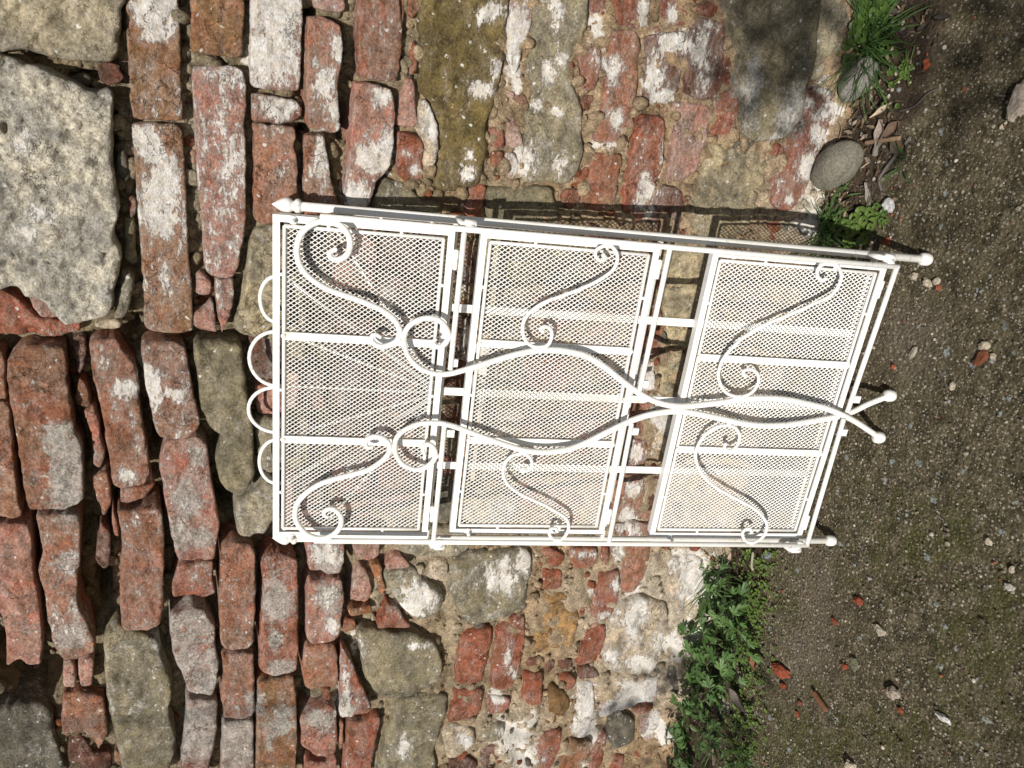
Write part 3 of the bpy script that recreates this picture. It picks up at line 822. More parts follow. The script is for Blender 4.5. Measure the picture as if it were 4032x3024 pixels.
LIME = [(170, 820, 80, 60), (120, 900, 60, 50), (90, 560, 40, 50), (600, 40, 100, 90), (600, 140, 60, 30), (640, 730, 60, 110), (590, 570, 60, 50), (640, 880, 70, 60), (570, 840, 40, 40), (1080, 50, 90, 80), (1060, 220, 90, 90),
        (1100, 430, 70, 50), (1275, 330, 55, 70), (1305, 430, 32, 90), (1325, 190, 28, 60), (1270, 610, 28, 110), (1262, 660, 40, 50), (1405, 760, 60, 55),
        (1525, 610, 35, 100), (1450, 620, 40, 60), (1505, 380, 40, 40), (1590, 600, 30, 30), (1640, 670, 30, 25), (1692, 480, 28, 70), (1920, 50, 65, 50), (1955, 260, 35, 60), (1895, 355, 55, 40),
        (1842, 605, 26, 36), (1835, 680, 40, 40), (2190, 40, 30, 60), (2210, 235, 40, 32), (2150, 280, 40, 60), (2110, 410, 32, 32), (2185, 440, 22, 22),
        (2188, 650, 30, 50), (2030, 260, 40, 120), (2065, 640, 36, 60), (2030, 120, 50, 80), (2535, 50, 24, 60), (2650, 60, 24, 50), (2410, 265, 48, 58), (2360, 110, 50, 70), (2420, 470, 28, 40),
        (2395, 575, 52, 20), (2645, 170, 72, 52), (2570, 290, 32, 80), (2610, 388, 75, 30), (2560, 330, 30, 50), (2752, 200, 26, 110), (2540, 740, 52, 80), (2550, 830, 32, 46), (2597, 630, 18, 90),
        (2520, 780, 40, 60), (3085, 480, 46, 52), (3150, 400, 36, 26), (3020, 535, 46, 26), (3070, 420, 20, 16), (3225, 430, 54, 60), (3195, 520, 40, 50), (3150, 650, 36, 60), (3205, 352, 36, 20),
        (500, 1860, 40, 30), (510, 1510, 46, 46), (600, 1520, 46, 50), (690, 1540, 50, 20), (560, 1470, 30, 40), (1290, 2180, 50, 60), (1310, 2460, 26, 40), (1290, 2340, 40, 40), (1360, 2700, 22, 80), (1350, 2800, 40, 30),
        (1645, 2340, 75, 60), (1610, 2390, 60, 40), (1960, 2270, 66, 60), (2060, 2190, 40, 60), (1985, 2210, 40, 40), (1640, 2535, 55, 22), (1590, 2925, 46, 52), (1992, 2585, 20, 30), (2015, 2640, 26, 30),
        (2310, 2760, 50, 80), (2290, 2850, 40, 40), (2510, 2720, 80, 50), (2420, 2790, 60, 30), (2590, 2860, 40, 50), (2480, 2430, 50, 40), (2500, 2400, 40, 100),
        (2520, 2600, 60, 30), (2400, 2560, 30, 30), (2740, 2270, 70, 120), (2640, 2540, 60, 60), (2740, 2470, 60, 60), (1830, 2910, 34, 34), (2380, 2420, 30, 15), (2420, 2300, 30, 40),
        (1960, 2740, 30, 30), (2020, 2900, 90, 80), (2090, 2830, 30, 40), (2060, 2980, 70, 60), (2300, 3010, 20, 30), (2340, 2890, 30, 60), (2300, 2180, 50, 20), (1410, 2560, 14, 60), (3080, 780, 20, 20),
        (1900, 1450, 40, 80), (2540, 1470, 50, 70), (2600, 1640, 60, 60), (2500, 1780, 40, 40), (2480, 2060, 50, 60), (2490, 1920, 30, 30), (2440, 2180, 25, 60), (2330, 2350, 20, 30),
        (3200, 800, 60, 90), (3160, 880, 50, 60), (1850, 1180, 30, 60), (1850, 1330, 26, 60), (2780, 2350, 50, 90), (2700, 2200, 60, 50)]
GREY = [(270, 1860, 90, 170), (240, 1740, 60, 90), (1090, 2360, 56, 100), (1090, 2620, 66, 34), (1080, 2500, 30, 50), (1110, 2830, 56, 66), (1060, 2930, 24, 30), (1300, 2200, 50, 60), (1290, 2350, 60, 60),
        (1262, 2830, 70, 36), (700, 2090, 40, 60), (730, 1960, 50, 80), (280, 2490, 66, 60), (270, 2190, 40, 40), (930, 2900, 60, 100), (1690, 2300, 30, 30), (800, 2120, 40, 40),
        (780, 2860, 60, 80), (330, 1820, 20, 50), (3080, 450, 60, 130), (2930, 330, 30, 120), (1000, 2760, 40, 60), (640, 2520, 30, 50), (2890, 360, 20, 60), (780, 1780, 30, 40)]


def blobs(px, lst):
    s = np.zeros(len(px))
    for (x, y, a, b) in lst:
        d = ((px[:, 0] - x) / a) ** 2 + ((px[:, 1] - y) / b) ** 2
        s = np.maximum(s, np.exp(-1.0 * d))
    return s


wall = empty("masonry_wall", (-0.4, 0.0, 0.0))
tag(wall, "old rubble wall of weathered red bricks, grey fieldstones and crumbling lime mortar behind the white stand", "wall")


def masonry_piece(idx, mat, tone, proud, lime, grey, q):
    n0 = len(q)
    q = q if mat == 'B' else spline(q, 3, True)
    # even resample, then a worn, uneven outline
    seg = np.linalg.norm(np.roll(q, -1, 0) - q, axis=1)
    L = seg.sum()
    step = 11.0 if L < 1500 else 14.0
    m = max(16, int(L / step))
    cum = np.concatenate([[0], np.cumsum(seg)])
    qq = np.vstack([q, q[:1]])
    s = np.linspace(0, L, m, endpoint=False)
    out = np.stack([np.interp(s, cum, qq[:, k]) for k in (0, 1)], 1)
    out = 0.5 * out + 0.25 * (np.roll(out, 1, 0) + np.roll(out, -1, 0))
    ar = 0.5 * np.sum(out[:, 0] * np.roll(out[:, 1], -1) - out[:, 1] * np.roll(out[:, 0], -1))
    if ar < 0:
        out = out[::-1]
    tn = np.roll(out, -1, 0) - np.roll(out, 1, 0)
    tn /= np.linalg.norm(tn, axis=1)[:, None] + 1e-9
    nr = np.stack([tn[:, 1], -tn[:, 0]], 1)
    rough = {'B': 3.6, 'S': 4.5, 'C': 5.5}[mat] * min(1.0, L / 700 + 0.35)
    p3 = np.concatenate([out / 38.0, np.full((m, 1), idx * 3.7)], 1)
    p4 = np.concatenate([out / 13.0, np.full((m, 1), idx * 3.7)], 1)
    out = out + nr * (fbm(p3, 3)[:, None] * rough * 1.6 + fbm(p4, 2)[:, None] * rough * 0.6 - 1.0)
    ins1 = out - nr * 4.5
    ins2 = out - nr * 11.0
    lo, hi = out.min(0), out.max(0)
    g = 12.5
    gx, gy = np.meshgrid(np.arange(lo[0], hi[0], g), np.arange(lo[1], hi[1], g))
    gp = np.stack([gx.ravel(), gy.ravel()], 1)
    gp += NR.uniform(-3.2, 3.2, gp.shape)
    cand = [gp, ins1, ins2]
    keep = []
    for k, c_ in enumerate(cand):
        ok = inside(c_, out)
        d = edge_dist(c_, out)
        ok &= d > (15.0, 3.2, 8.5)[k]
        keep.append(c_[ok])
    allp = np.vstack([out] + keep)
    vs, es, fs = delaunay_2d_cdt([Vector((float(a), float(b))) for a, b in allp], [(i, (i + 1) % m) for i in range(m)], [], 1, 1e-4)[:3]
    vp = np.array([(v.x, v.y) for v in vs])
    d = edge_dist(vp, out)
    scale_mm = {'B': 1.0, 'S': 1.5, 'C': 1.3}[mat]
    bev = {'B': 9.0, 'S': 22.0, 'C': 18.0}[mat] * min(1.0, L / 800 + 0.3)
    t = np.clip(d / bev, 0, 1)
    prof = -(1 - np.sqrt(np.clip(1 - (1 - t) ** 2, 0, 1)))
    bh = {'B': 3.6, 'S': 8.5, 'C': 8.0}[mat] * min(1.0, L / 700 + 0.25)
    P = on_wall(vp, 0.0)
    q3 = np.concatenate([vp, np.full((len(vp), 1), idx * 41.0)], 1)
    amp = {'B': 2.7, 'S': 4.2, 'C': 7.0}[mat] * min(1.0, L / 700 + 0.3)
    hh = bh * prof + amp * 1.6 * fbm(q3 / 85.0, 3) + amp * 1.1 * fbm(q3 / 26.0, 3)
    if mat == 'C':
        hh -= 3.5 * np.clip(fbm(q3 / 30.0 + 9, 2) - 0.25, 0, 1) * 3
    if mat == 'B':                                   # spalled faces and cracks
        sp = fbm(q3 / 60.0 + 31.0, 3)
        hh -= np.clip((sp - 0.16) * 14, 0, 1) * 2.6
        cr = np.abs(fbm(q3 / 70.0 + 77.0, 3))
        hh -= np.clip(1 - cr / 0.03, 0, 1) * (1.6 if idx % 3 == 0 else 0.0)
    ti = random.Random(idx)
    c0 = vp.mean(0)
    ext = max(np.ptp(vp[:, 0]), np.ptp(vp[:, 1]), 1)
    tl = 3.0 if mat == 'B' else 2.0
    hh += ((vp[:, 0] - c0[0]) * ti.uniform(-tl, tl) + (vp[:, 1] - c0[1]) * ti.uniform(-tl, tl)) / ext * 1.3
    P[:, 1] = -(proud + hh) * 0.001
    nv = len(P)
    ring = list(range(m)) if len(vs) >= m else []
    F = [tuple(f) for f in fs]
    # side skirt back into the wall
    cnt = {}
    for f in F:
        for k in range(len(f)):
            e = (f[k], f[(k + 1) % len(f)])
            cnt[e] = True
    bd = [e for e in cnt if (e[1], e[0]) not in cnt]
    idm = {}
    extra = []
    for e in bd:
        for v_ in e:
            if v_ not in idm:
                idm[v_] = nv + len(extra)
                b_ = P[v_].copy()
                b_[1] = 0.085
                extra.append(b_)
    for (a, b) in bd:
        F.append((b, a, idm[a], idm[b]))
    V = np.vstack([P, np.array(extra)])
    me = mesh_np("brick" if mat == 'B' else "stone", V, F)
    lv = blobs(vp, LIME)
    gv = blobs(vp, GREY)
    exi = np.zeros(len(extra))
    vattr(me, "lime_v", np.concatenate([lv, exi - 0.3]))
    vattr(me, "grey_v", np.concatenate([gv, exi]))
    # faces must look out of the wall
    n = me.polygons[0].normal
    if n.y > 0:
        me.flip_normals()
    o = link("brick" if mat == 'B' else "stone", me, {'B': M_BRICK, 'S': M_SAND, 'C': M_CONG}[mat], wall)
    tc = np.array(TONE[tone]) * ti.uniform(0.86, 1.14)
    o["tone"] = [float(c) for c in tc]
    o["seed"] = float(idx * 0.37)
    o["lime"] = float(lime * 0.85)
    o["grey"] = float(grey * 0.75)
    return o


for i, (mat, tone, proud, lime, grey, q) in enumerate(parsed):
    masonry_piece(i, mat, tone, proud, lime, grey, q)

# mortar bed: one crumbling surface, deep where the joints have washed out
RCTRL = [(200, 100, 12), (200, 1300, 14), (480, 600, 15), (740, 200, 13), (740, 900, 14), (980, 400, 11), (1270, 400, 22), (1380, 500, 18), (1190, 700, 18), (1580, 200, 10), (1700, 600, 6),
         (2000, 300, 3), (2350, 300, 3), (2450, 700, 4), (2700, 300, 4), (2950, 700, 2), (3150, 300, 1), (100, 1500, 30), (320, 1800, 34), (450, 2200, 38), (600, 1500, 26), (650, 2000, 36),
         (880, 1700, 24), (850, 2150, 34), (200, 2300, 32), (1100, 1600, 26), (1020, 2400, 36), (1190, 2400, 32), (1340, 2600, 24), (700, 2700, 18), (860, 2900, 18), (300, 2900, 9), (1190, 2900, 22),
         (1400, 2300, 20), (1500, 2500, 9), (1750, 2300, 7), (1800, 2800, 5), (1980, 2900, 0), (2100, 2500, 3), (2300, 2700, 5), (2500, 2700, 6), (2650, 2400, -2), (2700, 2900, 6), (2500, 2250, 4),
         (1850, 1500, 14), (2200, 1500, 8), (2600, 1500, 6), (3000, 1500, 4), (1450, 1500, 16), (3200, 1000, 0), (1480, 850, 16)]
DEEP = [(110, 2690, 120, 70, 230), (10, 2660, 80, 75, 200), (405, 2330, 26, 110, 60), (640, 1760, 30, 60, 50), (230, 215, 110, 14, 30), (350, 300, 70, 14, 25), (455, 540, 10, 90, 18), (1215, 45, 36, 22, 45),
        (1360, 480, 22, 70, 40), (1350, 170, 16, 60, 34), (910, 2010, 60, 70, 50), (1020, 2050, 60, 60, 40), (1440, 2140, 50, 60, 22), (1375, 2300, 20, 90, 30), (520, 1310, 30, 40, 30), (40, 1120, 60, 40, 30), (1205, 525, 20, 22, 40),
        (1190, 2150, 20, 60, 30), (1670, 510, 8, 30, 15), (2600, 2960, 20, 14, 12), (2580, 2730, 14, 30, 14), (620, 2150, 20, 120, 30), (1200, 2850, 14, 120, 20), (2280, 730, 14, 12, 16), (2590, 715, 40, 10, 14), (430, 1280, 20, 20, 20)]
gxs = np.arange(-520, 3560, 13.0)
gys = np.arange(-520, 3540, 13.0)
GX, GY = np.meshgrid(gxs, gys, indexing='ij')
gp = np.stack([GX.ravel(), GY.ravel()], 1)
num = np.zeros(len(gp))
den = np.zeros(len(gp))
for (x, y, r) in RCTRL:
    wgt = 1.0 / ((gp[:, 0] - x) ** 2 + (gp[:, 1] - y) ** 2 + 150.0 ** 2) ** 1.6
    num += wgt * r
    den += wgt
rec = num / den
rec = np.where(rec > 9, 9 + (rec - 9) * 1.9, rec)
g3 = np.concatenate([gp, np.zeros((len(gp), 1))], 1)
rec += 11.0 * fbm(g3 / 80.0, 4) + 11.0 * fbm(g3 / 34.0 + 5, 3)
dm = np.zeros(len(gp))
for (x, y, a, b, dep) in DEEP:
    d = ((gp[:, 0] - x) / a) ** 2 + ((gp[:, 1] - y) / b) ** 2 + 0.35 * fbm(g3 / 40.0 + x, 3)
    dm = np.maximum(dm, dep * np.clip((1.6 - d) * 2, 0, 1))
rec += dm
MP = on_wall(gp, 0.0)
toe = np.clip((0.075 - MP[:, 2]) / 0.075, 0, 1.3)
MP[:, 1] = rec * 0.001 - toe ** 1.6 * 0.035
keepz = MP[:, 2] > -0.03
nxg, nyg = GX.shape
idx = np.arange(nxg * nyg).reshape(nxg, nyg)
Fq = np.stack([idx[:-1, :-1], idx[1:, :-1], idx[1:, 1:], idx[:-1, 1:]], -1).reshape(-1, 4)
Fq = Fq[keepz[Fq].any(1)]
used = np.unique(Fq)
rem = np.full(len(gp), -1)
rem[used] = np.arange(len(used))
me = mesh_np("mortar", MP[used], rem[Fq])
if me.polygons[0].normal.y > 0:
    me.flip_normals()
tc = np.empty((len(gp), 3))
warm = np.array((0.37, 0.275, 0.175))
pale = np.array((0.46, 0.40, 0.31))
oldm = np.array((0.27, 0.225, 0.15))
s = np.clip((gp[:, 0] - 1300) / 900, 0, 1)[:, None]
tc[:] = oldm * (1 - s) + warm * s
s2 = blobs(gp, [(2600, 2350, 330, 300), (2050, 2950, 190, 150), (2500, 2650, 200, 120), (3180, 820, 150, 160)])[:, None]
tc = tc * (1 - s2) + pale * s2
s3 = blobs(gp, [(1600, 2350, 260, 160), (740, 700, 30, 700), (560, 300, 90, 300)])[:, None] * 0.5
tc = tc * (1 - s3) + pale * s3
vcol(me, "tint", tc[used])
vattr(me, "lime_v", (blobs(gp, LIME) * 0.8)[used])
link("mortar", me, M_MORTAR, wall)
core = MB()
core.bar((-4, 0.36, 0.95), (3, 0.36, 0.95), (0, 1, 0), 2.6, 0.4)
c_ = core.build("core", M_MORTAR, wall, False)
vcol(c_.data, "tint", np.tile(oldm, (len(c_.data.vertices), 1)))

# rubble and mortar crumbs pressed into the joints, too small to pick apart
NC = 13.0
occ = np.zeros(len(gp), bool)
for (_, _, _, _, _, q) in parsed:
    lo_, hi_ = q.min(0) - 2, q.max(0) + 2
    sel = np.where((gp[:, 0] > lo_[0]) & (gp[:, 0] < hi_[0]) & (gp[:, 1] > lo_[1]) & (gp[:, 1] < hi_[1]))[0]
    if len(sel):
        occ[sel] |= inside(gp[sel], q)
free = np.where(~occ & (gp[:, 0] > -60) & (gp[:, 1] > -60) & (gp[:, 1] < 3080) & (gp[:, 0] < 3200) & (dm < 8))[0]
rub = MB()
R4 = random.Random(99)
bms = []
for k in range(6):
    bm = bmesh.new()
    bmesh.ops.create_icosphere(bm, subdivisions=2, radius=1.0)
    v = np.array([q.co[:] for q in bm.verts])
    f = [tuple(q.index for q in fc.verts) for fc in bm.faces]
    bm.free()
    v *= (1 + 0.55 * fbm(v * 1.4 + k * 9.7, 3))[:, None]
    bms.append((v, f))
for k in range(3600):
    i_ = free[R4.randrange(len(free))]
    px_ = gp[i_] + np.array([R4.uniform(-6, 6), R4.uniform(-6, 6)])
    if px_[0] < 1800 and R4.random() < 0.45:
        continue
    r = min(0.0022 + R4.expovariate(1 / 0.0028), 0.0115)
    v, f = bms[k % 6]
    a = R4.uniform(0, 6.28)
    M_ = np.array([[math.cos(a), 0, math.sin(a)], [0, 1, 0], [-math.sin(a), 0, math.cos(a)]])
    w0 = on_wall([px_], 0)[0]
    w0[1] = MP[i_, 1] - r * R4.uniform(-0.2, 0.25)
    col = tc[i_] * R4.uniform(0.75, 1.25)
    if R4.random() < 0.14:
        col = np.array(R4.choice([(0.23, 0.08, 0.045), (0.27, 0.11, 0.06), (0.15, 0.13, 0.10), (0.36, 0.22, 0.16)]))
    rub.add((v * np.array([1.0, 0.75, R4.uniform(0.55, 0.95)])) @ M_.T * r + w0, f, col)
rb = rub.build("rubble", M_MORTAR, wall)
rb["kind"] = "stuff"

# ------------------------------------------------------------------ the ground
def soil_mask(P):
    """dark litter strip along the wall foot"""
    r = fbm(np.stack([P[:, 0] * 14, P[:, 1] * 14, np.full(len(P), 3.0)], 1), 3)
    right = np.clip((P[:, 0] + 0.30) / 0.12, 0, 1)
    left = np.clip((-0.55 - P[:, 0]) / 0.1, 0, 1)
    lim = 0.105 * right + 0.085 * left + 0.045
    return np.clip((P[:, 1] + lim + r * 0.045) / 0.03, 0, 1)


gx = np.arange(-2.1, 0.9, 0.0055)
gy = np.arange(-1.05, 0.06, 0.0055)
GXX, GYY = np.meshgrid(gx, gy, indexing='ij')
gP = np.stack([GXX.ravel(), GYY.ravel(), np.zeros(GXX.size)], 1)


def ground_z(P):
    z = 0.0035 * fbm(np.stack([P[:, 0] * 9, P[:, 1] * 9, np.zeros(len(P))], 1), 3) + 0.0018 * fbm(np.stack([P[:, 0] * 60, P[:, 1] * 60, np.zeros(len(P)) + 4], 1), 3)
    sm = soil_mask(P)
    z += sm * (0.006 + 0.008 * fbm(np.stack([P[:, 0] * 30, P[:, 1] * 30, np.zeros(len(P)) + 8], 1), 3))
    return z - 0.0015


gP[:, 2] = ground_z(gP)
ni, nj = GXX.shape
idx = np.arange(ni * nj).reshape(ni, nj)
Fg = np.stack([idx[:-1, :-1], idx[1:, :-1], idx[1:, 1:], idx[:-1, 1:]], -1).reshape(-1, 4)
me = mesh_np("ground", gP, Fg)
vattr(me, "soil", soil_mask(gP))
# picture coordinates of the ground, to put lichen and bare patches where they are
rel = gP - CAM
zc = rel @ CZ
gpx = np.stack([(rel @ CY) / zc * F_PX + 2016, 1512 - (rel @ CX) / zc * F_PX], 1)
vattr(me, "lichen", blobs(gpx, [(3850, 2150, 330, 330), (3150, 2960, 330, 180), (3800, 1550, 300, 250), (3950, 2950, 200, 100), (3700, 1900, 250, 200), (3950, 1100, 120, 200)]) * 0.36 + 0.03)
vattr(me, "moss", blobs(gpx, [(3150, 2900, 300, 300), (3600, 2150, 400, 260), (3900, 2500, 300, 500), (3500, 2900, 500, 150), (3100, 2350, 90, 300)]))
vattr(me, "bare", blobs(gpx, [(3190, 2330, 120, 240), (3160, 2550, 120, 200), (3560, 1320, 160, 160), (3350, 700, 120, 160)]))
ground = tag(link("ground", me, M_GROUND), kind="structure")
far = MB()
far.add([(-150, -150, -0.02), (150, -150, -0.02), (150, 150, -0.02), (-150, 150, -0.02)], [(0, 1, 2, 3)])
tag(far.build("terrain", M_GROUND, None, False), kind="structure")


def gz(x, y):
    return float(ground_z(np.array([[x, y, 0.0]]))[0])


def ground_pt(px, py):
    p = on_ground([(px, py)])[0]
    return np.array([p[0], p[1], gz(p[0], p[1])])


def pebble_geo(r, seed, sub=1, jag=0.25, sq=(1, 1, 0.7)):
    bm = bmesh.new()
    bmesh.ops.create_icosphere(bm, subdivisions=sub, radius=1.0)
    v = np.array([q.co[:] for q in bm.verts])
    f = [tuple(q.index for q in fc.verts) for fc in bm.faces]
    bm.free()
    v *= (1 + jag * fbm(v * 1.3 + seed * 7.7, 2))[:, None] * (1 + 0.3 * jag * fbm(v * 4 + seed * 3.1, 2))[:, None]
    v *= np.array(sq) * r
    a = seed * 2.399
    R = np.array([[math.cos(a), -math.sin(a), 0], [math.sin(a), math.cos(a), 0], [0, 0, 1]])
    return v @ R.T, f


# aggregate grains standing out of the worn surface
grav = MB()
GT = [(0.33, 0.29, 0.22), (0.24, 0.20, 0.15), (0.14, 0.11, 0.07), (0.42, 0.38, 0.31), (0.20, 0.19, 0.16), (0.10, 0.08, 0.055), (0.28, 0.29, 0.28), (0.27, 0.10, 0.05)]
GWT = [6, 6, 7, 3, 4, 5, 2, 0.4]
shapes = [pebble_geo(1.0, k, 0, 0.5) for k in range(7)]
for k in range(15000):
    x, y = rng.uniform(-1.5, 0.28), rng.uniform(-0.75, -0.03)
    v, f = shapes[k % 7]
    r = min(0.0007 + rng.expovariate(1 / 0.0005), 0.0036)
    a = rng.uniform(0, 6.28)
    R = np.array([[math.cos(a), -math.sin(a), 0], [math.sin(a), math.cos(a), 0], [0, 0, 1]])
    col = np.array(rng.choices(GT, GWT)[0]) * rng.uniform(0.7, 1.2)
    grav.add(v @ R.T * r + np.array([x, y, gz(x, y) + r * 0.15]) if k % 3 == 0 else v @ R.T * r + np.array([x, y, 0.0 + r * 0.1]), f, col)
tag(grav.build("gravel", M_CHIP, None, False), kind="stuff")

# ------------------------------------------------------------------ the folded plant stand
N_S, N_F = 0.019, 0.037
stand = empty("plant_stand", on_rack([(3460, 1570)], 0.0)[0] * np.array([1, 1, 0]))
tag(stand, "folded white metal plant stand with three mesh shelves and scrollwork, leaning against the wall", "plant stand")


def part(mb, name, parent=None, smooth=True):
    p = parent or stand
    o = mb.build(name, M_PAINT, None, smooth)
    o.parent = p
    o.matrix_parent_inverse = Matrix.Translation(-stand.location) if p is stand else Matrix.Identity(4)
    return o


def rp(pts, n):
    return on_rack(pts, n)


DOWN = -RUP
ACR = np.array([1.0, 0, 0])
# back frame: two posts with finials and feet
foot_l, foot_r = rp([(3285, 2128)], 0)[0], rp([(3644, 1021)], 0)[0]
top_r = rp([(1175, 812)], 0)[0]
hgt = (top_r - foot_r) @ RUP
foot_l = foot_r + ACR * ((foot_l - foot_r) @ ACR)
top_l = foot_l + RUP * hgt
FIN = [(-0.004, 0.0050), (-0.002, 0.0078), (0.001, 0.0088), (0.003, 0.0078), (0.0045, 0.0060), (0.006, 0.0056), (0.008, 0.0078), (0.011, 0.0092), (0.015, 0.0088), (0.019, 0.0070),
       (0.023, 0.0046), (0.0265, 0.0022), (0.029, 0.0004), (0.0292, 0.0)]
FOOT = [(0.0088, 0.0), (0.0085, 0.005), (0.0065, 0.0080), (0.002, 0.0088), (-0.003, 0.0086), (-0.0065, 0.0070), (-0.0082, 0.004), (-0.0085, 0.0)]
for ft, tp in ((foot_r, top_r), (foot_l, top_l)):
    m = MB()
    m.tube(np.array([ft, tp]), 0.0053, 16)
    po = part(m, "post")
    m = MB()
    m.lathe(tp, RUP, FIN, 18)
    part(m, "finial", po)
    m = MB()
    m.lathe(ft, RUP, FOOT, 16)
    part(m, "foot", po)
# back panel: cross bars, slats, sunburst and arches
bx_l, bx_r = (foot_l - RFOOT) @ ACR, (foot_r - RFOOT) @ ACR


def rack_xy(p):
    d = p - RFOOT
    return d @ ACR, d @ RUP


def rxy(x, t, n=0.0):
    return RFOOT + ACR * x + RUP * t + RNRM * n


for px in ((1797, 865), (2604, 945), (3446, 1003)):
    t = rack_xy(rp([px], 0)[0])[1]
    m = MB()
    m.tube(np.array([rxy(bx_l, t), rxy(bx_r, t)]), 0.0034, 10)
    part(m, "cross_bar")
slats = [((1740, 1206), (3345, 1308)), ((1730, 1526), (3250, 1612)), ((1720, 1824), (3180, 1868))]
t_top = rack_xy(rp([(1797, 865)], 0)[0])[1]
t_bot = rack_xy(rp([(3446, 1003)], 0)[0])[1]
for px in ((2660, 1264), (2584, 1570), (2536, 1844)):
    x = rack_xy(rp([px], 0)[0])[0]
    m = MB()
    m.bar(rxy(x, t_top, 0.004), rxy(x, t_bot, 0.004), RNRM, 0.0105, 0.002)
    part(m, "slat", None, False)
t_arch = rack_xy(rp([(1110, 1500)], 0)[0])[1]
m = MB()
m.tube(np.array([rxy(bx_l, t_arch - 0.004), rxy(bx_r, t_arch - 0.004)]), 0.0026, 10)
part(m, "cross_bar")
for ya, yb, xapex in ((1092, 1262, 1017), (1310, 1513, 975), (1529, 1697, 972), (1736, 1897, 1015)):
    a, b = rack_xy(rp([(1074, ya)], 0)[0]), rack_xy(rp([(1074, yb)], 0)[0])
    ap = rack_xy(rp([(xapex, (ya + yb) / 2)], 0)[0])[1]
    xc, hw = (a[0] + b[0]) / 2, abs(a[0] - b[0]) / 2
    base = a[1]
    pts = [rxy(xc + hw * 1.05, t_arch)] + [rxy(xc + hw * 1.05 * math.cos(q), base - 0.004 + (ap - base + 0.002) * math.sin(q)) for q in np.linspace(0.0, math.pi, 17)] + [rxy(xc - hw * 1.05, t_arch)]
    m = MB()
    m.tube(np.array(pts), 0.0024, 8)
    part(m, "arch")
hub = rxy((bx_l + bx_r) / 2, t_top)
for k, xx in enumerate(np.linspace(bx_l + 0.012, bx_r - 0.012, 7)):
    tt = t_arch if 0 < k < 6 else t_arch - 0.05
    m = MB()
    m.tube(np.array([hub, rxy(xx, tt)]), 0.0016, 8)
    part(m, "sunburst_rod")
for (xx, sgn) in ((bx_r, 1), (bx_l, -1)):                        # small side arches that show beside the rails
    for tt in (t_arch - 0.05, t_arch - 0.14):
        m = MB()
        m.tube(np.array([rxy(xx - sgn * 0.008 + sgn * 0.010 * math.sin(q), tt - 0.03 * math.cos(q)) for q in np.linspace(0, math.pi, 11)]), 0.0018, 8)
        part(m, "side_arch")

